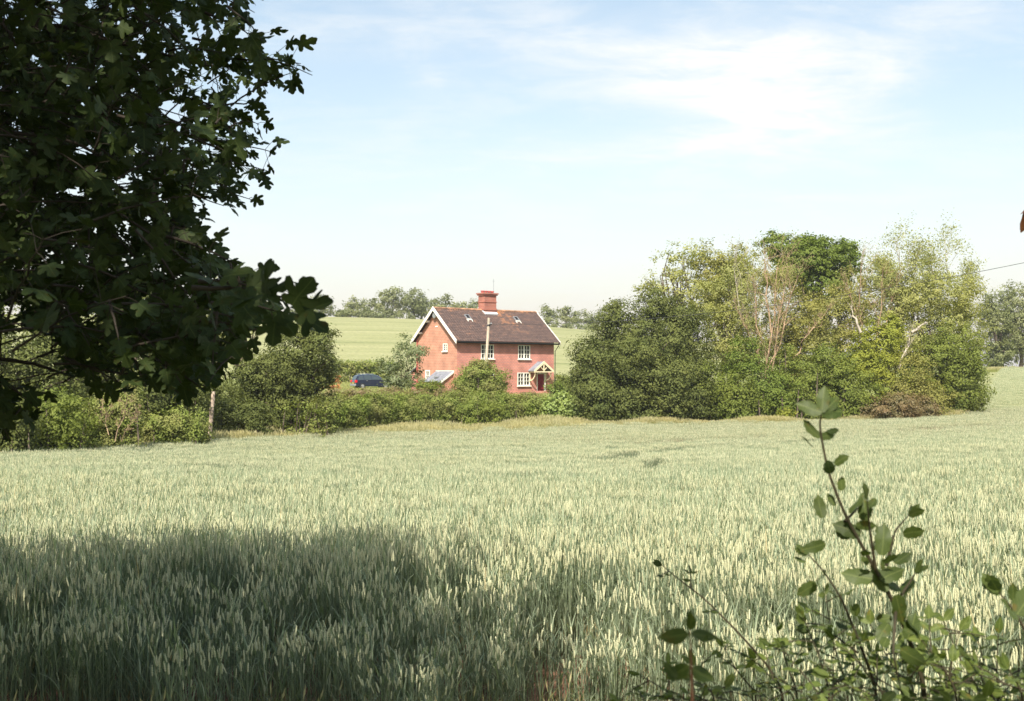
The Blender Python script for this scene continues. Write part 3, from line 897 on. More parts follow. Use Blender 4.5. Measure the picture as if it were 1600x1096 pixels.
def window(root, x0, x1, z0, z1, along='x', cols=4, rows=3, label=None, fr=.085, sill=True, plane=0.0):
    """painted casement: frame, glazing bars, sill, panes; opening x0..x1, z0..z1 along the wall"""
    def P(a, dep, z): return (a, plane + dep, z) if along == 'x' else (plane + dep, a, z)

    def bx(mb, a0, a1, d0, d1, z0_, z1_):
        if along == 'x': mb.box(a0, a1, plane + d0, plane + d1, z0_, z1_)
        else: mb.box(plane + d0, plane + d1, a0, a1, z0_, z1_)
    f = MB(); y0, y1 = -.03, .09
    bx(f, x0, x0 + fr, y0, y1, z0, z1); bx(f, x1 - fr, x1, y0, y1, z0, z1)
    bx(f, x0 + fr, x1 - fr, y0, y1, z1 - fr, z1); bx(f, x0 + fr, x1 - fr, y0, y1, z0, z0 + fr)
    if cols == 4: bx(f, (x0 + x1) / 2 - .07, (x0 + x1) / 2 + .07, y0 + .003, y1, z0 + fr, z1 - fr)
    fo = f.build('window_frame', M_WHITE, root)
    if label: fo['label'] = label
    g = MB()
    ix0, ix1, iz0, iz1 = x0 + fr, x1 - fr, z0 + fr, z1 - fr
    for k in range(1, cols):
        if cols == 4 and k == 2: continue
        c = ix0 + (ix1 - ix0) * k / cols + (0 if cols != 4 else (-.02 if k == 1 else .02)); bx(g, c - .022, c + .022, y0 + .02, y1 - .02, iz0, iz1)
    for k in range(1, rows):
        c = iz0 + (iz1 - iz0) * k / rows; bx(g, ix0, ix1, y0 + .023, y1 - .017, c - .022, c + .022)
    g.build('glazing_bars', M_WHITE, fo)
    p = MB(); a, b, c, d = P(ix0, .06, iz0), P(ix1, .06, iz0), P(ix1, .06, iz1), P(ix0, .06, iz1); p.quad(a, b, c, d)
    p.build('pane', M_GLASS, fo)
    if sill:
        s = MB(); bx(s, x0 - .09, x1 + .09, -.14, -.033, z0 - .09, z0 + .01); s.build('sill', M_WHITE, fo)
    return fo


def build_cottage():
    L, W, E = 12.05, 6.35, 0.0
    OH, VG = .45, .42                                   # eaves and verge overhang
    RZ = fz(482, 0, W / 2) - .05                        # ridge height
    k_ = OH / (W / 2); E = (fz(535.0, 0, -OH) + .06 + k_ * RZ) / (1 + k_)      # eaves height
    root = empty('brick_cottage', tuple(HB), TH)
    tag(root, 'red brick cottage with white bargeboards, pantiled roof and central chimney behind the hedge', 'cottage')
    up_a = (fx(751.5), fx(771.5), fz(561, 3.5), fz(538.5, 3.5)); up_b = (fx(809.5), fx(828.2), fz(561.5, 8.3), fz(539.5, 8.3))
    lo_b = (fx(808.5), fx(828), fz(603, 8.2), fz(582.5, 8.2)); lo_a = (up_a[0] + .05, up_a[1] + .02, lo_b[2], lo_b[3])
    dr = (fx(838.6), fx(852.0), 0.03, fz(583.2, 10.6))
    w = MB()
    wall(w, 0, L, .0, E + .1, [up_a, up_b, lo_a, lo_b, dr])
    w.build('front_wall', M_BRICK, root)
    g1 = (gx(699.2), gx(692.3), fz(549, 0, 1.5), fz(537, 0, 1.5)); g2 = (gx(672), gx(664.8), fz(596, 0, 4), fz(578.5, 0, 4))
    g = MB()
    wall(g, 0.003, W, .0, E, [g1, g2], along='y')
    g.poly([(0, .003, E), (0, W / 2, RZ - .1), (0, W, E)])
    for (a, b, c, d) in (((L, 0, 0), (L, W, 0), (L, W, E), (L, 0, E)), ((0, W, 0), (0, W, E), (L, W, E), (L, W, 0))): g.quad(a, b, c, d)
    g.poly([(L, .003, E), (L, W, E), (L, W / 2, RZ - .1)])
    g.build('gable_wall', M_BRICK2, root)
    pl = MB(); pl.box(-.06, L + .06, -.06, -.003, -.3, fz(611.5, 7.8)); pl.build('plinth', M_BRICK, root)
    window(root, *up_a); window(root, *up_b); window(root, *lo_a); window(root, *lo_b)
    window(root, *g1, along='y', cols=2, rows=3, fr=.09); window(root, *g2, along='y', cols=2, rows=2, fr=.13)
    # ---- roof of pantiles: rolls and stepped courses
    slope_h = RZ - E; half = W / 2
    n_c, n_r = 44, 20
    rs = np.random.RandomState(4)
    roof = root
    for side in (0, 1):
        x0, x1 = -VG, L + VG; sl = math.hypot(half, slope_h); ext = OH / half
        V = []; Fq = []; A = []
        xs = np.linspace(x0, x1, n_c * 6 + 1); nx = len(xs)
        roll = .055 * np.abs(np.sin((xs - x0) / (x1 - x0) * n_c * math.pi)) ** .7
        ty = half / sl; tz = slope_h / sl
        idx = 0
        chim_x = fx(764, W / 2)
        for r_ in range(n_r):
            t0 = -ext + (1 + ext) * r_ / n_r; t1 = -ext + (1 + ext) * (r_ + 1) / n_r + .012
            tint = rs.normal(.38, .09, n_c) + .05 * np.sin(r_ * 1.3 + np.arange(n_c) * .4)
            cc = (np.arange(n_c) + .5) / n_c * (x1 - x0) + x0
            hgt = (r_ + .5) / n_r
            tint += .26 * np.clip((hgt - .88) / .12, 0, 1) * (rs.uniform(size=n_c) < .7)
            tint += .30 * np.exp(-((cc - chim_x - 1.2 - (1 - hgt) * .8) / 1.3) ** 2) * (hgt > .25) * rs.uniform(.2, 1.3, n_c) * hgt * 1.2
            tint = np.clip(tint, 0, 1)
            ti = np.clip(((xs[:-1] + xs[1:]) / 2 - x0) / (x1 - x0) * n_c, 0, n_c - .01).astype(int)
            lift0, lift1 = .028, .0
            for q, (ta, tb, la, lb) in enumerate(((t0, t1, lift0, lift1), (t0, t0, 0.0, lift0))):
                for tt, lf in ((ta, la), (tb, lb)):
                    y = tt * half; z = E + tt * slope_h
                    rz = roll + lf + .06
                    yy = y - rz * tz; zz = z + rz * ty
                    if side: yy = W - yy
                    V += list(zip(xs, np.full(nx, 0.) + yy, zz))
                i0 = idx; idx += 2 * nx
                for k in range(nx - 1):
                    f = (i0 + k, i0 + k + 1, i0 + nx + k + 1, i0 + nx + k)
                    Fq.append(f if not side else f[::-1])
                a_ = tint[np.concatenate([ti, ti[-1:]])]; A += list(a_) + list(a_)
        me = np_mesh('roof', np.array(V), [np.array(Fq)], M_TILE, v=A, smooth=False)
        ro = link('roof', me, root)
        if side == 0: roof = ro
    rd = MB()
    for k in range(28):
        a = -VG + (L + 2 * VG) * k / 28; b = -VG + (L + 2 * VG) * (k + 1) / 28 - .02
        pts = [(a, W / 2 + .17 * math.cos(t), RZ + .05 + .14 * math.sin(t)) for t in np.linspace(0, math.pi, 7)]
        rd.prism(pts, (b - a, 0, 0))
    M_RIDGE = plain('orange_ridge_tile', (.36, .20, .12), .85, var=.5, scale=2.5)
    rd.build('ridge_tiles', M_RIDGE, root)
    # ---- bargeboards and soffits on both gables
    for xg, sx in ((-VG, -1), (L + VG, 1)):
        b = MB()
        for s in (0, 1):
            ya, yb = -OH, W / 2
            za, zb = E - OH / half * slope_h, RZ
            Yf = (lambda y: y) if s == 0 else (lambda y: W - y)
            p = [(xg, Yf(ya - .02), za - .20), (xg, Yf(ya - .04), za + .16), (xg, Yf(yb), zb + .22), (xg, Yf(yb), zb - .18)]
            if (s == 0) == (sx < 0): p = p[::-1]
            b.prism(p, (.05 * sx, 0, 0))
        b.build('bargeboard', M_WHITE, root)
        if sx < 0:
            for s in (0, 1):
                Yf = (lambda y: y) if s == 0 else (lambda y: W - y)
                for t in (.34, .68):
                    f = MB()
                    y = -OH + (W / 2 + OH) * t; z = E - OH / half * slope_h + (RZ - E + OH / half * slope_h) * t
                    f.box(xg + .052, -.003, Yf(y) - .07, Yf(y) + .07, z - .24, z - .06)
                    f.build('purlin_end', M_WHITE, root)
    # ---- gutter, fascia, downpipes
    z_e = E - OH / half * slope_h
    gt = MB(); gt.tube([(-VG + .06, -OH - .07, z_e - .02), (L + VG - .06, -OH - .07, z_e - .04)], .055, 8)
    gt.box(-.2, L + .3, -OH + .02, -OH + .06, z_e - .14, z_e - .02)
    gt.build('gutter', M_BLACK, root)
    dp = MB(); dp.tube([(L + .22, -OH - .05, z_e - .05), (L + .22, -OH + .02, z_e - .25), (L + .08, -.09, z_e - .75), (L + .06, -.09, .05)], .04, 6); dp.build('downpipe', M_BLACK, root)
    dp = MB(); dp.tube([(-.09, W - .12, E - .1), (-.09, W - .12, .02)], .06, 6); dp.build('downpipe', M_POT, root)
    # ---- chimney
    cx = fx(761.5, W / 2); cw, cd = .74, .48; zt = fz(458.5, cx, W / 2)
    zr = RZ - .1
    c = MB(); c.box(cx - cw, cx + cw, W / 2 - cd, W / 2 + cd, zr - .8, zt - .25)
    c.box(cx - cw - .06, cx + cw + .06, W / 2 - cd - .06, W / 2 + cd + .06, zr + .15, zr + .32)
    c.box(cx - cw - .10, cx + cw + .10, W / 2 - cd - .10, W / 2 + cd + .10, zt - .252, zt - .12)
    c.box(cx - cw - .17, cx + cw + .17, W / 2 - cd - .17, W / 2 + cd + .17, zt - .122, zt)
    ch = c.build('chimney', M_CHIM, root)
    s = MB(); s.box(cx - cw - .05, cx + cw + .05, W / 2 - cd - .05, W / 2 + cd + .05, zt - .92, zt - .83); s.build('string_course', M_CHIM, ch)
    s = MB(); yb = W / 2 - cd; zb = E + yb / half * slope_h
    s.prism([(cx - cw - .12, yb + .25, zb + .36), (cx - cw - .02, yb - .16, zb - .0), (cx + cw + .06, yb - .16, zb - .0), (cx + cw + .08, yb + .05, zb + .22), (cx - cw, yb + .05, zb + .22)], (0, -.04, .10))
    s.build('flashing', M_LEAD, ch)
    for k in range(4):
        p = MB(); xx = cx - .6 + k * .4
        p.tube([(xx, W / 2, zt), (xx, W / 2, zt + .12), (xx, W / 2, zt + .14), (xx, W / 2, zt + .22), (xx, W / 2, zt + .24)], [.17, .14, .2, .2, .12], 10); p.build('chimney_pot', M_POT, ch)
    a = MB(); ax = fx(778) - .95; az = fz(434, ax, W / 2 + .5)
    ax = cx + cw + .28
    a.tube([(cx + cw + .02, W / 2 + .3, zt - 1.2), (ax, W / 2 + .3, zt - 1.15)], .02, 5); a.tube([(ax, W / 2 + .3, zt - 1.3), (ax, W / 2 + .3, az)], .022, 5); a.tube([(ax - .16, W / 2 + .3, az - .2), (ax + .16, W / 2 + .3, az - .2)], .015, 5)
    a.build('aerial', M_GREY, root)
    # ---- skylights on the front slope
    for sx_, sz in ((fx(729, 2.3), 487.5), (fx(805, 2.3), 487)):
        t = .70; y = t * half; z = E + t * slope_h; ty = half / sl; tz = slope_h / sl

        def q(a, s_, hgt): a *= .72; s_ *= .66; return (sx_ + a, y + s_ * ty - hgt * tz, z + s_ * tz + hgt * ty)
        f = MB()
        for (a0, a1, s0, s1) in ((-.36, .36, -.45, -.36), (-.36, .36, .36, .45), (-.36, -.28, -.36, .36), (.28, .36, -.36, .36)):
            f.prism([q(a0, s0, .1), q(a1, s0, .1), q(a1, s1, .1), q(a0, s1, .1)], Vector(q(0, 0, .12)) - Vector(q(0, 0, 0)))
        fo = f.build('skylight', M_GREY, root)
        g_ = MB(); g_.quad(q(-.28, -.36, .16), q(.28, -.36, .16), q(.28, .36, .16), q(-.28, .36, .16)); g_.build('pane', M_GLASS, fo)
        g_ = MB(); g_.prism([q(-.45, -.62, .13), q(.45, -.62, .13), q(.42, -.45, .13), q(-.42, -.45, .13)], Vector(q(0, 0, .03)) - Vector(q(0, 0, 0)))
        g_.prism([q(-.43, -1.0, .12), q(-.34, -1.0, .12), q(-.31, -.62, .12), q(-.40, -.62, .12)], Vector(q(0, 0, .03)) - Vector(q(0, 0, 0)))
        g_.prism([q(.30, -1.0, .12), q(.39, -1.0, .12), q(.42, -.62, .12), q(.33, -.62, .12)], Vector(q(0, 0, .03)) - Vector(q(0, 0, 0)))
        g_.build('flashing', M_WHITE, fo)
    # ---- round white lamp shaped dish under the apex
    d = MB(); yy, zz = W / 2 + .05, RZ - .62
    d.tube([(-.30, yy, zz), (-.27, yy, zz), (-.22, yy, zz)], [.20, .30, .24], 16); d.tube([(-.22, yy, zz), (-.0, yy, zz - .1)], .03, 6); d.build('satellite_dish', M_GREY, root)
    v = MB(); v.box(-.04, -.003, W / 2 - .2, W / 2 + .2, RZ - 1.72, RZ - 1.62); v.build('vent', M_WHITE, root)
    # ---- door
    f = MB(); dx0, dx1, dz = dr[0], dr[1], dr[3]
    f.box(dx0, dx0 + .10, -.02, .1, .03, dz); f.box(dx1 - .14, dx1, -.05, .1, .03, dz); f.box(dx0 + .1, dx1 - .14, -.02, .1, dz - .10, dz)
    fo = f.build('door_frame', M_WHITE, root)
    d = MB(); d.box(dx0 + .1, dx1 - .14, .05, .09, .05, dz - .1)
    for (a0, a1, z0, z1) in ((.2, .46, .25, .85), (.56, .82, .25, .85), (.2, .46, 1.0, 1.75), (.56, .82, 1.0, 1.75)):
        wd = dx1 - .14 - dx0 - .1
        d.box(dx0 + .1 + a0 * wd - .06, dx0 + .1 + a1 * wd - .06, .03, .052, z0, z1)
    do = d.build('door', M_DOOR, fo)
    h = MB(); h.tube([(dx0 + .22, .03, 1.0), (dx0 + .22, -.03, 1.0)], .03, 8); h.build('door_handle', M_GREY, fo)
    st = MB(); st.box(dx0 - .2, dx1 + .2, -.5, -.064, -.3, .03); st.build('doorstep', M_LEAD, root)
    # ---- porch canopy on brackets
    px0, px1 = fx(836.5, -.95), fx(863, -.95); pz = fz(579.5, 10.6, -.9); pt = fz(566, 10.6, -.9); D = .95; pm = (px0 + px1) / 2
    r = MB()
    for (xa, xb) in ((px0 - .12, pm), (px1 + .12, pm)):
        pts = [(xa, -D, pz - .06), (xb, -D, pt - .04), (xb, -D, pt + .04), (xa, -D, pz + .02)]
        r.prism(pts if xa < xb else pts[::-1], (0, D - .004, 0))
    po = r.build('porch_roof', M_SLATE, root)
    b = MB()
    for (xa, xb) in ((px0 - .16, pm), (px1 + .16, pm)):
        pts = [(xa, -D - .05, pz - .20), (xb, -D - .05, pt - .16), (xb, -D - .05, pt + .10), (xa, -D - .05, pz + .05)]
        b.prism(pts if xa < xb else pts[::-1], (0, .046, 0))
    b.box(px0, px1, -D - .04, -D + .04, pz - .17, pz - .06)
    b.box(pm - .05, pm + .05, -D - .035, -D + .035, pz - .06, pt - .14)
    b.bar((pm, -D, pz + .0), (pm - .36, -D, pz + .30), .06, .06, (0, 1, 0)); b.bar((pm, -D, pz + .0), (pm + .36, -D, pz + .30), .06, .06, (0, 1, 0))
    b.build('porch_gable', M_CREAM, po)
    for xx in (px0 + .08, px1 - .08):
        k = MB(); k.box(xx - .05, xx + .05, -.09, -.005, pz - 1.05, pz - .1); k.box(xx - .05, xx + .05, -D + .04, -.09, pz - .17, pz - .07)
        pts = [(xx, -.09 - .02 - (D - .2) * math.sin(t), pz - .95 + .80 * (1 - math.cos(t))) for t in np.linspace(0, math.pi / 2, 7)]
        for p_, q_ in zip(pts[:-1], pts[1:]): k.bar(p_, q_, .09, .09, (1, 0, 0))
        k.build('porch_bracket', M_CREAM, po)
    # ---- lean-to against the gable
    a0, a1 = gx(709), gx(681); zt_, zb_ = fz(581.5, 0, 1.5), fz(581.5, 0, 1.5) - .95; pr = 1.45
    l_ = MB(); l_.box(-pr + .12, -.004, a0 + .12, a1 - .12, -.2, zb_ + .02)
    l_.prism([(-pr + .12, a0 + .12, zb_), (-.004, a0 + .12, zb_), (-.004, a0 + .12, zt_ - .06)], (0, a1 - a0 - .24, 0))
    lo = l_.build('lean_to', M_BRICK2, root)
    r = MB(); r.prism([(-pr, a0, zb_), (-.004, a0, zt_), (-.004, a0, zt_ + .07), (-pr, a0, zb_ + .07)], (0, a1 - a0, 0)); r.build('roof', M_SLATE, lo)
    r = MB(); r.prism([(-pr - .04, a0 - .04, zb_ - .08), (-.004, a0 - .04, zt_ - .10), (-.004, a0 - .04, zt_ + .10), (-pr - .04, a0 - .04, zb_ + .10)], (0, .04, 0))
    r.box(-.03, -.004, a0, a1, zt_ + .07, zt_ + .14); r.build('bargeboard', M_WHITE, lo)
    rg = MB()
    rg.box(-pr * .75, -pr * .35, (a0 + a1) / 2 - .35, (a0 + a1) / 2 + .25, zb_ + .43, zb_ + .55); rg.build('skylight', M_GREY, lo)
    # ---- small red outshot at the back corner
    o_ = MB(); o_.box(.3, 3.2, W + .003, W + 1.4, -.2, 2.2); oo = o_.build('outshot', M_BRICK, root)
    r = MB(); r.prism([(.15, W + 1.5, 2.15), (.15, W + .003, 2.9), (.15, W + .003, 2.98), (.15, W + 1.5, 2.23)], (3.2, 0, 0)); r.build('roof', M_SLATE, oo)


build_cottage()


# ------------------------------------------------------------------ pole, wires, post, car
M_POLE = plain('weathered_pole', (.48, .40, .31), .85, var=.2, scale=4)
M_WIRE = plain('wire', (.05, .05, .05), .6)


def build_pole():
    d = 97.0; top = at(764, 497, d); bx = at(755.5, 590, d); base = np.array([bx[0], d, float(H(bx[0], d))])
    root = empty('utility_pole', tuple(base)); tag(root, 'weathered grey wooden utility pole leaning slightly in front of the cottage roof', 'utility pole')
    t = top - base
    p = MB(); p.tube([(-t[0] * .12, 0, -.3), tuple(t * .5), tuple(t)], [.16, .135, .11], 12); p.build('pole', M_POLE, root)
    c = MB(); c.bar(tuple(t * .92 + np.array([-.02, -.13, 0])), tuple(t * .92 + np.array([.28, -.13, .04])), .08, .1); c.tube([tuple(t * .92 + np.array([-.13, 0, -.03])), tuple(t * .92 + np.array([.13, 0, -.02]))], .13, 10); c.build('bracket', M_BLACK, root)
    for k in (0, 1):
        i = MB(); q = t * .92 + np.array([.14 + .12 * k, -.13, .05]); i.tube([tuple(q), tuple(q + [0, 0, .06]), tuple(q + [0, 0, .1]), tuple(q + [0, 0, .16])], [.03, .05, .035, .045], 8); i.build('insulator', M_GREY, root)
    A = base + t * .93; B = at(1900, 344, 58.0)
    m = MB(); pts = []
    for k in range(61):
        s = k / 60; P = A + (B - A) * s; P = P + np.array([0, 0, -4 * WIRE_SAG * s * (1 - s)]); pts.append(tuple(P))
    m.tube(pts, .016, 5); o = m.build('overhead_wire', M_WIRE); tag(o, 'long thin overhead wire sagging from the pole past the right hand trees', 'wire')


WIRE_SAG = 1.5
build_pole()


def build_post():
    d = 59.0; top = at(333.5, 612, d); bx = at(325, 690, d); base = np.array([bx[0], d, float(H(bx[0], d))])
    root = empty('leaning_post', tuple(base)); tag(root, 'pale weathered post leaning right at the foot of the left hedge', 'post')
    t = top - base
    p = MB(); n = 9; rs = np.random.RandomState(2)
    pts = [tuple(t * (k / (n - 1)) + np.array([rs.uniform(-.02, .02), 0, -.1 if k == 0 else 0])) for k in range(n)]
    p.tube(pts, [.13, .12, .12, .11, .11, .105, .11, .10, .10], 10)
    p.build('post', plain('silvered_wood', (.40, .31, .24), .9, var=.55, scale=5), root)
    s = MB(); s.tube([tuple(t * .5), tuple(t * .5 + np.array([.14, -.12, .1]))], [.04, .03], 6); s.build('broken_stub', M_BARK, root)


build_post()


def build_car():
    d = 124.0; c0 = at(551.5, 600, d); base = np.array([c0[0], d, float(H(c0[0], d))]); hd = R(26)
    base[2] = at(551, 608.5, d)[2]
    root = empty('parked_car', tuple(base), hd); tag(root, 'dark blue estate car parked on the grass left of the cottage', 'car')
    paint, n, l, b = mat('dark_blue_paint'); b.inputs['Base Color'].default_value = (.022, .03, .06, 1); b.inputs['Metallic'].default_value = .3; b.inputs['Roughness'].default_value = .25; b.inputs['Coat Weight'].default_value = .8
    glassm = plain('car_glass', (.035, .05, .055), .05, var=.1, spec=.8)
    prof = [(0.02, .32), (0, .55), (.0, .80), (.08, .98), (.22, 1.30), (.36, 1.52), (.6, 1.60), (1.5, 1.66), (2.3, 1.62), (2.75, 1.48), (3.35, 1.06), (4.0, .95), (4.35, .78), (4.42, .5), (4.38, .28)]

    def hw(z): return .87 - max(0, z - .95) ** 1.3 * .40 - max(0, .5 - z) * .15
    V = []; Q = []
    npf = len(prof); cols_ = 7
    for j in range(cols_):
        s = -1 + 2 * j / (cols_ - 1); r_ = math.copysign(abs(s) ** .8, s)
        for (x, z) in prof:
            inx = .06 * abs(s) ** 3
            xx = x + (inx if x < 2.2 else -inx * 1.6)
            V.append((xx, hw(z) * r_, z + (0 if z < 1.4 else -.05 * abs(s) ** 3)))
    for j in range(cols_ - 1):
        for i in range(npf - 1):
            a = j * npf + i; Q.append((a, a + 1, a + npf + 1, a + npf))
    me = bpy.data.meshes.new('body')
    me.from_pydata(V, [], [q[::-1] for q in Q] + [tuple(range(npf)), tuple((cols_ - 1) * npf + i for i in range(npf))[::-1], tuple(j * npf for j in range(cols_))[::-1] + tuple(j * npf + npf - 1 for j in range(cols_))])
    me.materials.append(paint); body = link('body', me, root)

    def sp(x, z, s=-1, off=.012): return (x, s * (hw(z) + off), z)
    for (pts) in ([(.32, 1.02), (.44, 1.42), (.9, 1.52), (.95, 1.02)], [(1.03, 1.02), (1.0, 1.53), (1.75, 1.55), (1.85, 1.02)], [(1.93, 1.02), (1.84, 1.55), (2.35, 1.50), (3.05, 1.04)]):
        for s in (-1, 1):
            m = MB(); m.poly([sp(x, z, s) for x, z in (pts if s < 0 else pts[::-1])][::-1]); m.build('side_window', glassm, root)
    m = MB(); m.poly([(.068, -.72, 1.02), (.068, .72, 1.02), (.28, .60, 1.44), (.28, -.60, 1.44)][::-1]); m.build('rear_window', glassm, root)
    red = plain('red_lens', (.55, .012, .02), .15, var=.2, spec=.8)
    for s in (-1, 1):
        m = MB(); m.box(-.03, .22, s * .885 if s < 0 else .62, -.62 if s < 0 else .885, .72, 1.0); m.build('tail_light', red, root, bevel=.03)
    m = MB(); m.box(-.09, .12, -.84, .84, .34, .58); m.build('rear_bumper', M_GREY, root, bevel=.04)
    m = MB(); m.box(-.012, .0, -.26, .26, .62, .73); m.build('number_plate', plain('yellow_plate', (.6, .45, .06), .4), root)
    m = MB(); m.tube([(1.2, -.93, .92), (1.38, -.93, .92)], .02, 6); m.build('door_handle', M_GREY, root)
    for x in (.82, 3.5):
        for s in (-1, 1):
            w = MB(); w.tube([(x, s * .66, .33), (x, s * .70, .33), (x, s * .84, .33), (x, s * .88, .33)], [.30, .335, .335, .30], 20); wo = w.build('wheel', plain('tyre', (.02, .02, .02), .8), root)
            r = MB(); r.tube([(x, s * .87, .33), (x, s * .895, .33)], [.2, .18], 16); r.build('rim', M_GREY, wo)
    m = MB(); m.box(.5, 2.2, -.52, -.48, 1.70, 1.73); m.box(.5, 2.2, .48, .52, 1.70, 1.73); m.build('roof_rails', M_GREY, root)
    # timber beside the car
    o_m = plain('orange_timber', (.55, .22, .10), .85, var=.4); p_m = plain('pale_timber', (.60, .50, .38), .85, var=.3)
    d = 121.0; c = at(511, 603, d); z = float(H(c[0], d)); base = (c[0], d, z)
    root = empty('timber_heap', base); tag(root, 'heap of pale and orange cut timber in the gap left of the blue car', 'timber heap')
    rs = np.random.RandomState(9)
    for k in range(16):
        m = MB(); x = rs.uniform(-.9, .9); zz = .08 + .16 * (k // 4) + rs.uniform(0, .05); a = rs.uniform(-.5, .5); L_ = rs.uniform(.5, .9); t_ = rs.uniform(-.1, .45)
        m.tube([(x - math.cos(a) * L_ / 2, -.2 + rs.uniform(-.3, .3), zz), (x + math.cos(a) * L_ / 2, math.sin(a) * L_, zz + t_)], rs.uniform(.06, .11), 7); m.build('log', o_m if k % 3 else p_m, root)
    d = 120.5; c = at(529, 603, d); z = float(H(c[0], d))
    rng = np.random.default_rng(3)
    M_RUST = foliage('rusty_dead_needles', (.38, .12, .04), (.60, .26, .10), trans=.15, patch=1)
    tree('dead_sapling', 'small rust orange dead sapling standing between timber heap and blue car', 'sapling', d, 529, [(527, 594, 4, 5, 0), (530, 602, 5, 6, 0), (528, 587, 2, 5, 0)], M_RUST, leaf=.12, clump=.2, per=14, dens=.8, seed=5, r0=.05, limbs=8)


build_car()

# ------------------------------------------------------------------ trees, shrubs and hedges
F_DARK = foliage('leaf_dark_maple', (0.055, 0.074, 0.020), (0.155, 0.175, 0.055), spec=.12, rough=.65, trans=.22, patch=.5)
F_MID = foliage('leaf_mid_green', (0.095, 0.13, 0.025), (0.205, 0.24, 0.058), spec=.12, rough=.65, trans=.3, patch=.4)
F_LIGHT = foliage('leaf_light_willow', (0.20, 0.225, 0.072), (0.36, 0.365, 0.15), spec=.12, rough=.65, trans=.35, patch=.3)
F_YELL = foliage('leaf_yellow_green', (0.18, 0.21, 0.035), (0.30, 0.32, 0.06), spec=.12, rough=.65, trans=.35, patch=.7)
F_LUSH = foliage('leaf_lush_green', (0.08, 0.125, 0.024), (0.175, 0.22, 0.048), spec=.12, rough=.65, trans=.3, patch=.5)
F_OLIVE = foliage('leaf_olive', (0.145, 0.155, 0.04), (0.29, 0.28, 0.092), spec=.12, rough=.65, trans=.3, patch=.4)
F_FAR = foliage('leaf_far_wood', (.11, .135, .048), (.19, .205, .085), trans=.3, patch=.07)
F_FAR2 = foliage('leaf_far_pale', (.17, .195, .085), (.26, .27, .13), trans=.3, patch=.07)
F_HEDGE = foliage('leaf_hedge', (0.12, 0.172, 0.030), (0.26, 0.305, 0.075), spec=.12, rough=.65, trans=.3, patch=.9, cc=(.25, .20, .10))
F_BRAM = foliage('leaf_bramble', (.10, .105, .035), (.24, .19, .09), trans=.3, patch=.9, cc=(.29, .17, .09))
F_PALE = foliage('leaf_elder_pale', (.17, .24, .06), (.31, .37, .13), trans=.3, patch=.8)
F_WALNUT = foliage('leaf_silvery', (.075, .11, .045), (.25, .28, .15), trans=.3, patch=.9)

WOOD = 'trees and bushes of the wood right of the cottage'
SH = ('foliage', 'stems')
# --- the wood on the right
tree('field_maple', 'broad dark green maple forming the left end of the wood beside the cottage', 'tree', 95, 1015,
     [(1010, 560, 92, 74, 0, .8), (975, 512, 50, 38, 0, .8), (945, 590, 52, 56, -2, .8), (1060, 545, 52, 70, 1, .8), (1070, 615, 55, 42, -3, .6), (1000, 628, 64, 30, -5, .5), (1028, 482, 38, 28, 1), (918, 552, 28, 26, 0), (990, 562, 44, 34, -5), (1045, 590, 40, 30, -6), (935, 620, 40, 30, -5), (1068, 500, 30, 26, 0), (960, 480, 16, 12, 0), (905, 600, 20, 24, -1)],
     F_DARK, leaf=.18, dens=2.2, per=55, clump=.62, shell=.4, group=WOOD, seed=11, r0=.4, skirt=True)
tree('tall_poplar', 'tall loose pale green tree behind the dark maple, leftmost on the skyline of the wood', 'tree', 104, 1055,
     [(1050, 420, 38, 45, 0), (1090, 405, 30, 42, 2), (1020, 440, 24, 26, 0), (1070, 465, 55, 45, 0), (1000, 455, 14, 14, 0)], F_LIGHT, leaf=.20, dens=.75, clump=.5, per=26, group=WOOD, seed=12, gap=.5, r0=.25, limbs=40, shell=.2)
tree('oak_tree', 'olive grey oak crown between the pale poplar and the bare willow', 'tree', 105, 1130, [(1118, 425, 38, 40, 0), (1150, 420, 34, 32, 0), (1130, 470, 48, 40, 0)], F_OLIVE, leaf=.2, dens=1.2, group=WOOD, seed=13, r0=.3)
tree('sycamore', 'dense fresh green sycamore crown highest in the middle of the wood', 'tree', 108, 1275,
     [(1215, 385, 26, 22, 0), (1255, 405, 42, 30, -1), (1300, 410, 44, 34, 0), (1325, 395, 20, 16, 0), (1280, 440, 48, 32, 0), (1235, 425, 26, 24, -2), (1270, 380, 26, 12, 0)], F_LUSH, leaf=.24, dens=1.7, group=WOOD, seed=14, r0=.35, shell=.55)
tree('ash_tree', 'light green ash in front of the sycamore left of the bare willow stems', 'tree', 101, 1150, [(1150, 470, 50, 60, 0), (1175, 530, 50, 60, -1), (1130, 530, 45, 60, -2), (1165, 430, 34, 34, 1), (1105, 470, 34, 40, 0)], F_LIGHT, leaf=.18, dens=1.15, per=40, group=WOOD, seed=15, r0=.25, shell=.35, gap=.15)
bare_tree('bare_willow', 'half dead willow with orange bare stems in the middle of the wood', 'tree', 97, 1185,
          [(1180, None, 1214, 420, 3), (1196, 585, 1246, 435, 3), (1190, 600, 1180, 460, 3), (1240, 560, 1290, 490, 3), (1200, 610, 1226, 450, 3), (1188, 560, 1150, 480, 3), (1205, 520, 1195, 405, 3)], F_LIGHT, M_BARK_PALE, leaf=.15, per=6, tuft=.6, group=WOOD, seed=16, r0=.10, spread=.40)
bare_tree('dead_birch', 'thin pale leafless stem standing left of the orange willow', 'tree', 98.5, 1150, [(1150, None, 1147, 420, 3), (1172, 560, 1180, 450, 3)], F_LIGHT, M_BARK_SILVER, leaf=.17, per=2, tuft=.4, group=WOOD, seed=17, r0=.09, spread=.3)
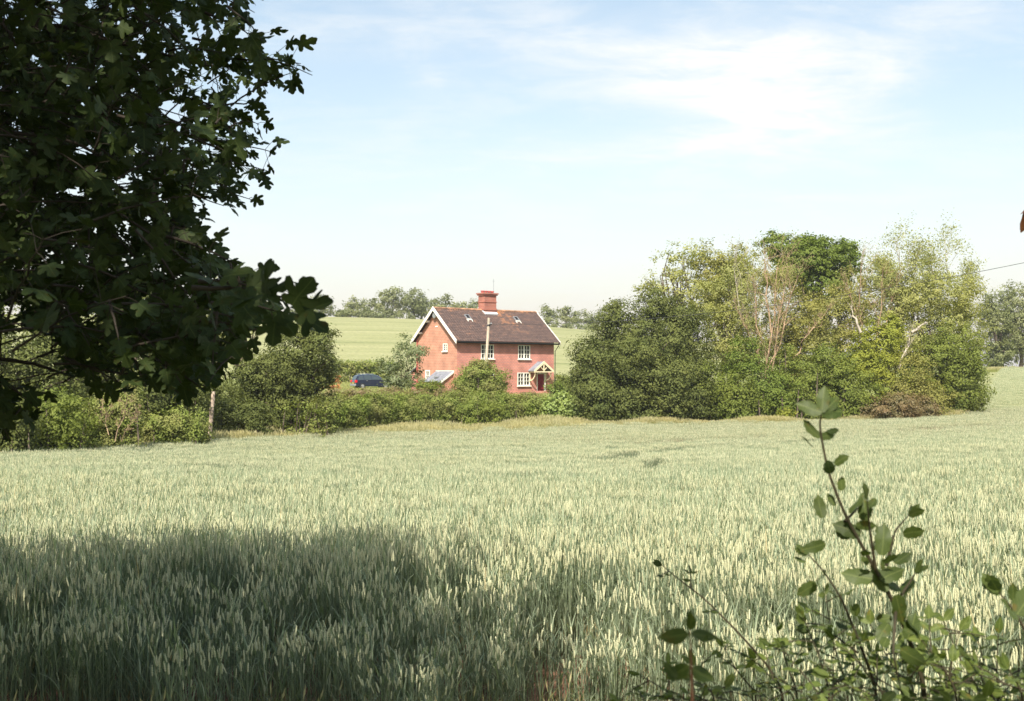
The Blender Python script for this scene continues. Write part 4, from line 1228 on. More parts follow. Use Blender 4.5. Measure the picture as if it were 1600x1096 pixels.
tree('crack_willow', 'pale olive willow filling the wood below the sycamore', 'tree', 101.5, 1290, [(1245, 500, 60, 66, 0), (1300, 500, 66, 52, 0), (1270, 560, 70, 55, -1), (1225, 560, 45, 60, 0), (1340, 470, 44, 50, 1), (1210, 440, 30, 34, 2)], F_OLIVE, leaf=.18, dens=1.3, per=40, group=WOOD, seed=18, r0=.3, shell=.3, gap=.1)
bare_tree('grey_willow', 'bare twiggy grey willow between the sycamore and the pale ashes', 'tree', 99, 1345, [(1350, None, 1345, 430, 3), (1360, 560, 1325, 450, 3), (1372, 570, 1378, 440, 3), (1365, 560, 1400, 450, 3)], F_LIGHT, M_BARK_PALE, leaf=.15, per=7, tuft=.6, group=WOOD, seed=19, r0=.09, spread=.4)
bare_tree('tall_ash', 'tall thin pale ash, left one of two open crowns against the sky', 'tree', 103, 1420, [(1420, None, 1405, 412, 3), (1424, 520, 1432, 405, 3), (1420, 500, 1385, 425, 3), (1412, 480, 1374, 420, 3)], F_LIGHT, M_BARK_SILVER, leaf=.20, per=22, tuft=.75, group=WOOD, seed=20, r0=.10, spread=.5)
bare_tree('tall_ash', 'tall thin pale ash, right one of two open crowns against the sky', 'tree', 104, 1475, [(1470, None, 1478, 412, 3), (1474, 540, 1508, 430, 3), (1470, 500, 1455, 415, 3), (1480, 520, 1520, 455, 3)], F_LIGHT, M_BARK_SILVER, leaf=.20, per=22, tuft=.75, group=WOOD, seed=21, r0=.10, spread=.5)
tree('white_willow', 'broad pale willow under the two open ash crowns', 'tree', 101, 1440, [(1400, 470, 50, 48, 0), (1450, 460, 56, 48, 0), (1495, 475, 42, 50, 0), (1475, 530, 60, 55, 0), (1420, 530, 56, 50, 0), (1515, 520, 28, 46, 0), (1385, 430, 26, 22, 0)], F_LIGHT, leaf=.18, dens=1.15, per=40, group=WOOD, seed=22, shell=.25, gap=.25, r0=.3, skirt=True)
bare_tree('fallen_willow', 'silver bare trunk slanting right among the yellow bushes', 'tree', 95.5, 1400, [(1402, 580, 1425, 520, 3), (1425, 520, 1445, 505, 2), (1345, 520, 1330, 480, 2)], F_LIGHT, M_BARK_SILVER, leaf=.15, per=2, tuft=.4, group=WOOD, seed=23, r0=.14, spread=.4)
tree('golden_elm', 'bright yellow green bush in the right half of the wood', 'tree', 97, 1370, [(1370, 540, 38, 42, 0), (1385, 585, 36, 40, -1), (1345, 570, 30, 36, 0), (1395, 520, 18, 28, 0)], F_YELL, leaf=.17, dens=1.9, clump=.4, per=32, group=WOOD, seed=24, r0=.15)
tree('hawthorn', 'mid green hawthorn at the right end of the wood by the open field', 'tree', 98, 1490, [(1500, 590, 40, 50, 0), (1460, 575, 40, 50, 0), (1520, 610, 24, 32, 1), (1490, 545, 42, 40, 0), (1525, 560, 18, 30, 1)], F_MID, leaf=.17, dens=1.7, group=WOOD, seed=25, r0=.2, skirt=True)
tree('hazel_bush', 'olive hazel bush under the slanting silver trunk', 'bush', 95, 1430, [(1420, 590, 36, 40, 0), (1450, 625, 36, 30, 0), (1400, 620, 26, 30, 0)], F_OLIVE, leaf=.16, dens=1.7, group=WOOD, seed=26, parts=SH, r0=.1)
tree('bramble_bush', 'low reddish brown bramble in front of the wood at its right', 'bush', 92.5, 1395, [(1370, 637, 32, 18, 0), (1405, 635, 38, 22, 0), (1440, 638, 28, 20, 1)], F_BRAM, leaf=.14, dens=2.2, clump=.35, per=26, group=WOOD, seed=27, parts=SH, r0=.04)
for i, (nm, lb, px, bl, fm, dd) in enumerate([
        ('holly_bush', 'dark dense bush at the wood foot right of the broad maple', 1120, [(1115, 610, 48, 46, 0), (1150, 620, 40, 38, -1), (1085, 590, 36, 40, 1)], F_MID, 94),
        ('elder_bush', 'green bush under the orange bare stems with light leaf tips', 1190, [(1180, 600, 42, 46, 0), (1215, 620, 34, 36, -1), (1160, 560, 30, 36, 1)], F_LUSH, 94),
        ('dogwood_bush', 'dark green bush between the orange stems and the dark shoot tip', 1255, [(1250, 600, 46, 50, 0), (1275, 620, 36, 34, -1)], F_MID, 94.5),
        ('sallow_bush', 'rounded green bush left of the yellow green one', 1315, [(1315, 605, 42, 46, 0), (1345, 620, 32, 34, -1), (1290, 570, 34, 34, 1)], F_MID, 94)]):
    tree(nm, lb, 'bush', dd, px, bl, fm, leaf=.17, dens=1.8, group=WOOD, seed=40 + i, parts=SH, r0=.1)
tree('elder_sapling', 'small pale yellow shrub poking out at the wood foot below the orange stems', 'bush', 91.5, 1228, [(1228, 648, 14, 12, 0), (1215, 655, 8, 6, 0)], F_YELL, leaf=.13, dens=2.2, clump=.3, per=20, group=WOOD, seed=47, parts=SH, r0=.03, limbs=8)

# --- far right wood behind the field
FR = 'trees behind the far right field'
for i, (px, bl, fm, lb) in enumerate([
        (1556, [(1556, 520, 26, 52, 0), (1548, 485, 16, 26, 0), (1560, 555, 24, 22, -1)], F_FAR, 'dark lower tree next to the wood behind the right field'),
        (1590, [(1590, 480, 30, 40, 0), (1580, 530, 28, 40, 0), (1605, 510, 34, 50, 0)], F_FAR2, 'paler tall tree behind the right field, cut by the frame')]):
    tree('far_tree', lb, 'tree', 204 + i * 4, px, bl, fm, leaf=.36, dens=1.3, clump=.9, per=50, group=FR, seed=60 + i, r0=.35)

# --- skyline behind the cottage
SKY = 'trees on the skyline behind the far hill field'
sky_trees = [
    (505, [(505, 478, 17, 17, 0), (498, 470, 12, 10, 0)], F_FAR, 'dark round tree at the left end of the skyline, by the maple leaves'),
    (547, [(547, 476, 11, 12, 0), (543, 484, 10, 6, 0)], F_FAR2, 'small lone round tree left of the skyline clump'),
    (572, [(572, 480, 16, 10, 0), (588, 476, 12, 12, 0)], F_FAR, 'low tree just right of the lone round skyline tree'),
    (612, [(614, 462, 15, 15, 0), (602, 474, 14, 16, 0), (620, 476, 18, 18, 0)], F_FAR2, 'tallest pale tree of the skyline clump'),
    (648, [(650, 466, 20, 18, 0), (640, 478, 18, 18, 0), (660, 482, 18, 14, 0)], F_FAR, 'broad dark tree right in the skyline clump'),
    (690, [(690, 474, 15, 15, 0), (698, 480, 10, 12, 0)], F_FAR2, 'pale tree of the skyline just left of the cottage ridge'),
    (676, [(676, 487, 22, 12, 0)], F_FAR, 'dark low tree at the skyline behind the left roof verge'),
    (659, [(658, 488, 9, 12, -6)], F_MID, 'single greener bush standing out in front of the skyline clump'),
    (722, [(718, 480, 14, 5, 0), (730, 481, 10, 5, 0)], F_FAR2, 'low pale bush behind the ridge left of the chimney'),
    (744, [(743, 477, 9, 8, 0)], F_FAR, 'small round tree just left of the chimney'),
    (854, [(852, 490, 12, 11, 0), (858, 500, 14, 10, 0)], F_FAR, 'dark tree on the skyline touching the right verge of the roof'),
    (884, [(880, 492, 14, 11, 0), (893, 497, 16, 13, 0)], F_FAR2, 'pale tree on the skyline right of the cottage'),
    (918, [(915, 497, 17, 11, 0), (938, 500, 18, 12, 0)], F_FAR, 'green tree on the skyline next to the broad maple')]
for i, (px, bl, fm, lb) in enumerate(sky_trees):
    dd = 352 + (i * 7) % 17
    tree('skyline_tree', lb, 'tree', dd, px, bl, fm, leaf=.62, dens=.75, clump=1.5, per=60, group=SKY, seed=80 + i, r0=.4, limbs=10)
tree('far_hedge', 'low hedge along the skyline left of the cottage', 'hedge', 350, 580, [(540, 489, 18, 5, 0), (565, 490, 20, 6, 0), (592, 491, 22, 8, 0), (615, 493, 16, 8, 0), (528, 490, 10, 3, 0), (700, 494, 30, 8, 0), (640, 495, 14, 6, 0), (480, 489, 30, 4, 0)], F_FAR, leaf=.55, dens=.6, clump=1.1, per=40, seed=99, parts=SH, r0=.1)
tree('far_hedge', 'low hedge along the skyline right of the cottage', 'hedge', 348, 890, [(862, 510, 14, 5, 0), (890, 511, 20, 5, 0), (925, 513, 24, 6, 0)], F_FAR, leaf=.55, dens=.6, clump=1.1, per=40, seed=100, parts=SH, r0=.1)

# --- behind the car and round the cottage
tree('field_hedge', 'low green hedge behind the car at the foot of the far hill field', 'hedge', 141, 560, [(525, 573, 16, 8, 0), (550, 572, 18, 9, 0), (580, 573, 18, 9, 0), (608, 574, 18, 9, 0), (500, 572, 20, 10, 0)], F_HEDGE, leaf=.26, dens=1.5, clump=.55, per=36, seed=101, parts=SH, r0=.06)
tree('field_hedge', 'low green hedge right of the cottage door', 'hedge', 122, 880, [(872, 594, 12, 10, 0), (890, 596, 16, 10, 0), (910, 598, 20, 12, 0), (925, 596, 20, 14, 0)], F_HEDGE, leaf=.22, dens=1.5, clump=.5, per=36, seed=102, parts=SH, r0=.06)
tree('walnut_tree', 'young silvery green tree in front of the cottage left corner', 'tree', 101, 630, [(630, 560, 26, 26, 0), (612, 585, 22, 20, 0), (645, 588, 20, 20, 0), (652, 550, 18, 13, -1), (632, 533, 11, 12, 0), (600, 570, 12, 14, 0), (622, 600, 26, 10, 0)],
     F_WALNUT, leaf=.24, dens=1.3, clump=.42, per=16, seed=103, r0=.10, shell=.3, gap=.2, aspect=.42)
tree('round_bush', 'rounded bright green bush in front of the cottage below the pole', 'bush', 95, 752, [(752, 592, 38, 26, 0), (735, 602, 28, 20, 0), (770, 604, 24, 18, 0), (748, 577, 22, 14, 0)], F_HEDGE, leaf=.14, dens=2.4, clump=.36, per=34, seed=104, parts=SH, r0=.08)
tree('garden_shrub', 'dark shrub in front of the lean-to at the gable foot', 'shrub', 98, 672, [(668, 606, 18, 8, 0), (684, 604, 10, 8, 0)], F_MID, leaf=.14, dens=2.2, clump=.34, per=30, seed=105, parts=SH, r0=.05)
tree('garden_shrub', 'leafy green shrub right of the cottage door', 'shrub', 97, 874, [(868, 606, 14, 12, 0), (888, 612, 14, 10, 0)], F_LUSH, leaf=.15, dens=1.8, clump=.4, per=30, seed=106, parts=SH, r0=.05)

# --- the main hedge: bushes grown together, one hedge; the elder at its right end stands out
hb = []; rs = np.random.RandomState(12)
for k, px in enumerate(range(352, 880, 17)):
    top = float(np.interp(px, [350, 480, 520, 600, 680, 760, 860, 900], [642, 630, 618, 612, 614, 613, 619, 622])) + rs.uniform(-3, 5)
    bot = float(np.interp(px, [350, 500, 700, 900], [672, 663, 655, 650]))
    dd = float(np.interp(px, [350, 700, 900], [66, 86, 92]))
    dd += 2.5; hb.append((*at(px + rs.uniform(-4, 4), (top + bot) / 2, dd), 17 / F * dd * 1.35, 1.6, (bot - top) / 2 / F * dd))
cx_ = at(615, 0, 80); HEDGE_BASE = np.array([cx_[0], 80, float(H(cx_[0], 80))])
tree('mixed_hedge', 'long tangled mixed hedge between the wheat field and the cottage garden', 'hedge', 80, 615, None, F_HEDGE, leaf=.13, dens=2.3, clump=.38, per=32, seed=110, parts=SH, r0=.05, world=hb, base=HEDGE_BASE, shell=.45, limbs=60)
hb2 = [(*at(px, py, dd), rx / F * dd, 1.3, ry / F * dd) for px, py, rx, ry, dd in ((560, 617, 26, 8, 90), (610, 616, 26, 8, 91), (655, 617, 20, 8, 91), (520, 619, 18, 9, 88), (700, 617, 22, 9, 92), (825, 622, 22, 8, 94))]
tree('bramble_thicket', 'pinkish brown bramble and nettles along the hedge top below the car', 'thicket', 90, 610, None, F_BRAM, leaf=.13, dens=2.3, clump=.34, per=28, seed=111, parts=SH, r0=.04, world=hb2, base=np.array([at(610, 0, 90)[0], 90, float(H(at(610, 0, 90)[0], 90))]))
tree('elder_bush', 'pale fresh green elder at the right end of the mixed hedge', 'bush', 91, 880, [(880, 634, 28, 20, 0, .8), (905, 640, 18, 15, 0), (862, 636, 16, 16, 0)], F_PALE, leaf=.20, dens=1.7, clump=.4, per=26, seed=112, parts=SH, r0=.06)
tree('hawthorn_bush', 'dark green gap in the hedge, a hawthorn below the round bush', 'bush', 86.5, 745, [(740, 640, 26, 12, 0), (768, 640, 20, 11, 0)], F_MID, leaf=.13, dens=2.3, clump=.34, per=30, seed=113, parts=SH, r0=.05)
tree('hazel_bush', 'light yellowish bush in the hedge right of the dark tree', 'bush', 68, 480, [(470, 640, 30, 14, 0), (500, 636, 24, 13, 0)], F_HEDGE, leaf=.13, dens=1.3, clump=.34, per=20, seed=114, parts=SH, r0=.05, gap=.3)

# --- left hedgerow trees, seen through and under the near maple
LH = 'trees and bushes of the left hedgerow'
tree('thorn_tree', 'dark thorn tree with sunlit top right of the maple leaves, left of the car', 'tree', 70, 460,
     [(465, 560, 52, 55, 0), (500, 550, 28, 36, -1), (440, 590, 62, 42, 1), (480, 525, 26, 24, 0), (505, 585, 24, 26, 0), (400, 590, 44, 44, 1)], F_DARK, leaf=.14, dens=2.1, clump=.42, per=42, group=LH, seed=120, r0=.25, skirt=True)
tree('ash_tree', 'pale loose tree showing above the dark thorn behind the maple leaves', 'tree', 78, 385, [(375, 470, 45, 42, 0), (400, 450, 28, 22, 0), (350, 500, 50, 40, 0), (330, 450, 30, 30, 0)], F_LIGHT, leaf=.16, dens=1.0, clump=.5, per=36, group=LH, seed=121, gap=.2)
tree('hedgerow_oak', 'green oak seen behind the maple at the left of the picture', 'tree', 62, 200, [(210, 540, 90, 70, 0), (130, 560, 70, 60, 0), (280, 580, 60, 60, 0), (200, 480, 70, 50, 0)], F_DARK, leaf=.17, dens=1.5, clump=.5, per=40, group=LH, seed=122, r0=.35, skirt=True)
tree('hedgerow_oak', 'green oak at the frame edge behind the maple, leftmost in the hedgerow', 'tree', 54, 30, [(30, 540, 80, 90, 0), (-40, 560, 80, 90, 0), (90, 580, 60, 70, 0), (-120, 540, 80, 100, 0)], F_DARK, leaf=.16, dens=1.4, clump=.5, per=40, group=LH, seed=123, r0=.35, skirt=True)
for i, (nm, px, dd, bl, fm, lb) in enumerate([
        ('bramble_bush', 275, 57, [(270, 665, 50, 26, 0), (305, 672, 26, 18, 0), (240, 672, 26, 22, 0)], F_HEDGE, 'yellowish green bush immediately left of the leaning post'),
        ('thorn_bush', 180, 53, [(180, 650, 34, 36, 0), (150, 665, 34, 34, 0), (200, 630, 22, 30, 0)], F_HEDGE, 'sunlit loose thorn bush with pinkish dead twigs in the left hedgerow'),
        ('thorn_bush', 100, 50, [(95, 650, 46, 40, 0), (60, 670, 40, 30, 0)], F_MID, 'green thorn bush in the left hedgerow, second from the frame edge'),
        ('thorn_bush', 15, 47.5, [(10, 660, 50, 42, 0), (-50, 660, 50, 46, 0), (-120, 655, 50, 50, 0)], F_DARK, 'dark thorn bush cut by the left frame edge'),
        ('hazel_bush', 375, 66, [(365, 645, 34, 28, 0), (400, 648, 30, 22, 0), (345, 620, 30, 30, 2)], F_DARK, 'dark hazel bush just right of the leaning post'),
        ('thorn_bush', 230, 58, [(230, 620, 50, 40, 0), (290, 620, 40, 40, 1)], F_DARK, 'shaded bush behind and above the yellowish bush left of the post')]):
    tree(nm, lb, 'bush', dd, px, bl, fm, leaf=.125, dens=2.3, clump=.36, per=36, group=LH, seed=130 + i, parts=SH, r0=.06)
bare_tree('dead_thorn', 'pinkish dead twigs in the sunlit thorn bush of the left hedgerow', 'twigs', 50.5, 190, [(180, 690, 200, 620, 3), (170, 680, 160, 630, 3), (190, 690, 215, 640, 3)], F_LIGHT, M_BARK_PALE, leaf=.1, per=1, tuft=.2, group=LH, seed=140, r0=.022, spread=.6)

# ------------------------------------------------------------------ the near field maple that hangs into the picture
def leaf_template(kind):
    """outline fan in the plane z=0, petiole joint at the origin, tip towards +y, unit length"""
    if kind == 'maple':
        h = [(.05, -.01), (.14, -.06), (.30, -.07), (.40, .02), (.35, .12), (.22, .19), (.36, .24), (.50, .34), (.57, .47), (.50, .56), (.38, .54), (.22, .46), (.17, .50), (.25, .64), (.24, .76), (.16, .80), (.10, .88)]
        pts = h + [(0, .93)] + [(-x, y) for x, y in h[::-1]]; c = (0, .28)
    elif kind == 'oval':
        t = np.linspace(-.42 * np.pi, .5 * np.pi, 9)
        h = [(.29 * math.cos(a) ** .8 * (1 + .09 * (-1) ** i), .48 + .5 * math.sin(a)) for i, a in enumerate(t[:-1])]
        pts = h + [(0, 1.1)] + [(-x, y) for x, y in h[::-1]]; c = (0, .5)
    else:
        h = [(.10, .08), (.2, .25), (.235, .45), (.19, .66), (.10, .85)]
        pts = h + [(0, 1.)] + [(-x, y) for x, y in h[::-1]]; c = (0, .5)
    P = np.array([(0, 0)] + pts + [c], float)
    n = len(P) - 1
    T = np.array([[n, i, (i + 1) % n] for i in range(n)])
    z = -.30 * P[:, 0] ** 2 - .10 * np.maximum(P[:, 1] - .3, 0) ** 2 + .05 * np.abs(P[:, 0])
    V = np.column_stack([P, z]); V[-1, 2] = -.015
    return V, T


class Leaves:
    def __init__(s, kind): s.tv, s.tt = leaf_template(kind); s.c = []; s.r = []; s.s = []; s.v = []; s.b = []

    def add(s, joint, tipdir, nrm, size, v, bend=1.0):
        y = tipdir / np.linalg.norm(tipdir); z = nrm - y * (nrm @ y); z /= np.linalg.norm(z); x = np.cross(y, z)
        s.c.append(joint); s.r.append(np.stack([x, y, z], 1)); s.s.append(size); s.v.append(v); s.b.append(bend)

    def sun_gaps(s, spots):
        """leave holes in the leafage where the sun gets through to the given points"""
        c = np.array(s.c); keep = np.ones(len(c), bool); sv = np.array(sd)
        for S, r in spots:
            v = c - S; t = v @ sv
            keep &= ~((t > .12) & (np.linalg.norm(v - t[:, None] * sv, axis=1) < r))
        for nm in ('c', 'r', 's', 'v', 'b'): setattr(s, nm, [x for x, k in zip(getattr(s, nm), keep) if k])

    def mesh(s, name, m_):
        n = len(s.c); k = len(s.tv)
        T = np.repeat(s.tv[None], n, 0).copy(); T[:, :, 2] *= np.array(s.b)[:, None]; wv = np.random.default_rng(1).uniform(.78, 1.2, (n, 1)); T[:, :, 0] *= wv; T[:, :, 2] += .05 * np.sin(T[:, :, 1] * 7 + wv * 40) * wv
        V = np.einsum('nij,nkj->nki', np.array(s.r), T * np.array(s.s)[:, None, None]) + np.array(s.c)[:, None]
        Fc = (s.tt[None] + (np.arange(n) * k)[:, None, None]).reshape(-1, 3)
        me = np_mesh(name, V.reshape(-1, 3), [Fc], m_, v=np.repeat(s.v, k), smooth=True)
        for nm, c in (('lx', 0), ('ly', 1)):
            a = me.attributes.new(nm, 'FLOAT', 'POINT'); a.data.foreach_set('value', np.tile(s.tv[:, c], n).astype(np.float32))
        return me


def inside(px, py, poly):
    c = False; n = len(poly)
    for i in range(n):
        x1, y1 = poly[i]; x2, y2 = poly[i - 1]
        if (y1 > py) != (y2 > py) and px < (x2 - x1) * (py - y1) / (y2 - y1) + x1: c = not c
    return c


def to_px(p):
    d = p[1]; x, z = p[0], p[2] - EYE
    cp, sp = math.cos(PITCH), math.sin(PITCH); f = d * cp + z * sp; up = -d * sp + z * cp
    return 800 + F * x / f, 548 - F * up / f


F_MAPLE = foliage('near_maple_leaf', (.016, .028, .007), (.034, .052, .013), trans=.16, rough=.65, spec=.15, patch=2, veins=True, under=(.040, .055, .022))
F_SHOOT = foliage('near_shoot_leaf', (.035, .058, .013), (.085, .115, .030), trans=.28, rough=.5, spec=.22, patch=6, veins=True, under=(.06, .085, .035))
F_SPRAY = foliage('rose_leaf', (.06, .095, .02), (.14, .18, .045), trans=.3, rough=.5, spec=.2, patch=6, veins=True, under=(.09, .12, .05))
M_TWIG = plain('green_brown_twig', (.05, .040, .02), .7, var=.3, scale=20)
M_TWIG_RED = plain('red_brown_twig', (.13, .055, .03), .7, var=.3, scale=20)

MASK = [(-500, -400), (395, -400), (402, 20), (405, 60), (425, 78), (470, 92), (480, 118), (470, 132), (410, 150), (408, 215), (425, 235), (415, 262), (402, 300), (378, 318), (318, 322), (300, 345),
        (345, 398), (400, 424), (455, 440), (470, 480), (440, 508), (400, 528), (375, 565), (330, 625), (290, 640), (240, 610), (180, 625), (110, 590), (75, 640), (30, 690), (-40, 720), (-500, 780)]
MASK_OUT = [(x + 48 if x > 0 else x, y + (12 if y > 400 else 0)) for x, y in MASK]
GAPS = [(275, 175, 26, 13), (135, 240, 22, 10), (120, 300, 14, 10), (200, 285, 14, 10), (250, 310, 8, 8), (300, 60, 14, 10), (335, 130, 16, 9), (80, 5, 12, 6), (150, 8, 12, 5), (360, 360, 12, 10), (30, 200, 8, 12), (290, 110, 7, 7), (250, 30, 8, 8),
        (40, 560, 60, 40), (20, 490, 20, 14), (150, 500, 24, 14), (110, 620, 60, 30), (230, 470, 12, 9), (220, 560, 16, 8), (200, 15, 9, 5), (185, 175, 7, 7), (60, 95, 7, 6), (15, 25, 6, 8)]


def build_maple():
    rng = np.random.default_rng(77)
    lv = Leaves('maple'); tw = []; petioles = []
    root_p = np.array([-6.2, 1.8, 0.0]); root_p[2] = float(H(root_p[0], root_p[1]))
    fork = np.array([-5.6, 1.6, 4.2])

    def ok(p):
        px, py = to_px(p)
        if px > 720 or px < -420 or py < -330: return 2           # outside the frame: free to grow
        if not inside(px, py, MASK): return 0
        for (gx_, gy_, ra, rb) in GAPS:
            if ((px - gx_) / ra) ** 2 + ((py - gy_) / rb) ** 2 < 1: return 0
        return 1

    def leafy(P, size, space=.055, forced=False, skip=0.0):
        """leaves in opposite pairs along the shoot P"""
        seg = np.linalg.norm(np.diff(P, axis=0), axis=1); cum = np.concatenate([[0], np.cumsum(seg)]); L_ = cum[-1]
        s = L_ * .12; pair = rng.integers(0, 2)
        while s <= L_ + .001:
            p = np.array([np.interp(s, cum, P[:, k]) for k in range(3)]); q = np.array([np.interp(min(s + .02, L_), cum, P[:, k]) for k in range(3)]) - np.array([np.interp(max(s - .02, 0), cum, P[:, k]) for k in range(3)])
            q /= max(np.linalg.norm(q), 1e-6)
            side = np.cross(q, [0, 0, 1]) if pair % 2 == 0 else np.cross(q, np.cross(q, [0, 0, 1])); side /= max(np.linalg.norm(side), 1e-6)
            for sg in (-1, 1):
                if rng.uniform() < skip: continue
                pl = size * rng.uniform(.5, 1.0)
                e = p + (side * sg * .8 + q * .5 + rng.normal(0, .25, 3)) * pl
                tipd = (e - p) / pl + q * .5 + np.array([0, 0, -.55]) + rng.normal(0, .35, 3)
                nr = np.array([0, -.35, .75]) + rng.normal(0, .55, 3)
                sz = size * rng.uniform(.7, 1.15); tdn = tipd / np.linalg.norm(tipd)
                if not forced and not (ok(e + tdn * sz * .45) and ok(e + tdn * sz * .9)): continue
                if forced and (to_px(e + tdn * sz)[0] > 502 or not inside(*to_px(e), MASK_OUT)): continue
                lv.add(e, tipd, nr, sz, rng.uniform(), rng.uniform(.3, 2.2))
                petioles.append((np.array([p, (p + e) / 2 + [0, 0, .004], e]), np.array([.0012, .001, .0009])))
            s += space * rng.uniform(.75, 1.3); pair += 1

    def shoot(p0, p1, r=.006, size=.075, sag=.05, forced=False, n=7, space=.055):
        t = np.linspace(0, 1, n)[:, None]; L_ = np.linalg.norm(p1 - p0)
        P = p0 + (p1 - p0) * t + rng.normal(0, .012, (n, 3)) * L_ * np.sin(np.pi * t); P[:, 2] += sag * L_ * 4 * (t * (1 - t))[:, 0]
        tw.append((P, np.linspace(r, .0015, n))); leafy(P, size, space, forced)
        return P
    # main limbs (seen dark against the leaves)
    limbs = []
    for (a, b) in ((( -260, 60, 4.2), (330, 100, 4.0)), ((-240, 180, 4.0), (330, 230, 4.2)), ((-260, 250, 3.6), (220, 270, 4.6)),
                   ((-300, 500, 4.3), (300, 500, 4.2)), ((-200, -60, 4.6), (300, -30, 4.8)), ((-300, 560, 3.6), (120, 600, 3.4))):
        A, B = at(*a), at(*b); n = 9; t = np.linspace(0, 1, n)[:, None]
        P = A + (B - A) * t + rng.normal(0, .012, (n, 3)); P[:, 2] += .12 * np.sin(np.pi * t[:, 0])
        tw.append((np.vstack([fork + rng.normal(0, .1, 3), (fork + A) / 2 + [0, 0, .3], P]), np.concatenate([[.07, .05], np.linspace(.016, .004, n)]))); limbs.append(P)
    # named tips that make the outline: (start px, py, end px, py, distance, leaf size)
    for (a, b, c, e, d, sz) in [(300, 60, 488, 118, 4.3, .080), (330, 95, 470, 100, 4.4, .075), (280, 150, 405, 195, 4.6, .065), (300, 215, 432, 240, 4.9, .065), (290, 250, 420, 268, 4.9, .06), (270, 285, 392, 312, 4.7, .062),
                              (250, 290, 350, 322, 4.3, .06), (240, 330, 335, 385, 3.8, .065), (260, 370, 370, 412, 3.4, .062), (300, 450, 482, 474, 2.3, .066), (330, 475, 430, 486, 2.4, .06), (310, 440, 400, 448, 2.6, .06),
                              (300, -20, 398, 20, 4.2, .08), (320, 20, 400, 60, 4.2, .08), (320, 170, 408, 160, 4.5, .055), (300, 500, 410, 520, 3.0, .062), (260, 540, 365, 560, 3.2, .065), (240, 560, 320, 610, 3.2, .065), (100, 560, 190, 600, 3.3, .07), (10, 600, 60, 640, 3.3, .07)]:
        shoot(at(a, b, d), at(c, e, d * rng.uniform(.95, 1.03)), .006, sz, .03, forced=True, space=.06)
    # the big clean leaves at the right tip
    for (px, py, tx, ty, d, sz) in [(470, 487, 40, -16, 1.95, .070), (455, 478, 30, -40, 1.95, .068), (472, 489, 30, 22, 1.97, .062), (412, 458, 8, -38, 2.0, .066), (412, 460, 38, -18, 2.0, .060), (440, 490, 22, 34, 2.02, .052), (400, 470, -30, -12, 2.05, .058), (380, 470, -20, -20, 2.05, .055), (430, 500, -4, 34, 2.02, .055)]:
        J = at(px, py, d); tp = at(px + tx, py + ty, d + rng.uniform(-.03, .03)) - J
        lv.add(J, tp, np.array([rng.normal(0, .25), -.75, .65]), sz, rng.uniform(.5, 1), 1.3)
    # the body of the crown that hangs in the picture
    cnt = 0
    while cnt < 1350:
        px = rng.uniform(-330, 440); py = rng.uniform(-260, 690)
        if not inside(px, py, MASK): continue
        if px > 220 and py < 330 and rng.uniform() < .5: continue
        base_d = np.interp(py, [-200, 100, 300, 420, 500, 700], [4.9, 4.7, 4.5, 3.9, 3.7, 3.9])
        d = base_d * rng.uniform(.72, 1.38); d = min(d, 6.0)
        A = at(px, py, d); ln = rng.uniform(.25, .6)
        B = A + np.array([rng.uniform(-.1, 1), rng.uniform(-.5, .5), rng.uniform(-.7, .45)]) * ln
        if not ok(B) or not ok((A + B) / 2): continue
        shoot(A, B, .004, rng.uniform(.048, .076), .05); cnt += 1
    # canopy over and behind the camera, which throws the shade on the near wheat
    cores = []
    for (cx, cy, cz, rx, ry, rz, n) in [(-5.5, -1.0, 7.6, 4.2, 4.2, 2.2, 2600), (-7.5, 2.4, 6.8, 3.2, 2.2, 2.4, 650), (-3.0, 1.6, 7.4, 2.0, 2.5, 1.1, 560), (-1.9, .3, 6.9, 1.2, 1.7, .9, 260), (-2.0, -3.2, 6.5, 4.0, 2.4, 2.4, 2000), (-8.6, .5, 3.4, 3.0, 2.6, 3.0, 1300), (1.2, -3.4, 5.0, 2.6, 1.8, 2.4, 1700),
                                     (-.5, -1.5, 5.7, 1.3, .8, .6, 330), (-5.5, -4.5, 2.6, 4.5, 1.8, 3.0, 1500), (0.5, -4.8, 2.0, 3.8, 1.4, 2.6, 1200), (-4.6, 1.8, 5.6, 1.8, 2.2, 1.5, 900), (-10.5, 3.6, 7.2, 2.8, 2.2, 2.2, 450)]:
        u = rng.normal(size=(n, 3)); u /= np.linalg.norm(u, axis=1, keepdims=True); c = np.array([cx, cy, cz]) + u * (rng.uniform(size=(n, 1)) ** .4) * np.array([rx, ry, rz])
        for p in c:
            px, py = to_px(p) if p[1] > .3 else (9999, 9999)
            if p[1] > .3 and -150 < px < 1750 and -150 < py < 1200: continue
            if np.linalg.norm(p - [0, 0, EYE]) < 1.2 or p[2] < .2: continue
            if p[1] > .6 and math.sin(p[0] * 5.1 + 1) + math.sin(p[1] * 5.7 + p[0] * 2) + math.sin((p[0] - p[1]) * 9.0) * .7 < -.75: continue      # gaps between the boughs
            lv.add(p, rng.normal(size=3) + [0, 0, -.4], rng.normal(0, .6, 3) + [0, 0, 1], rng.uniform(.18, .27), rng.uniform(), 1.5)
        cores += [c[k] for k in range(0, n, 130) if c[k][1] < 1.5]
    root = empty('field_maple', tuple(root_p)); tag(root, 'near dark field maple whose lobed leaves hang over the left of the picture', 'tree')
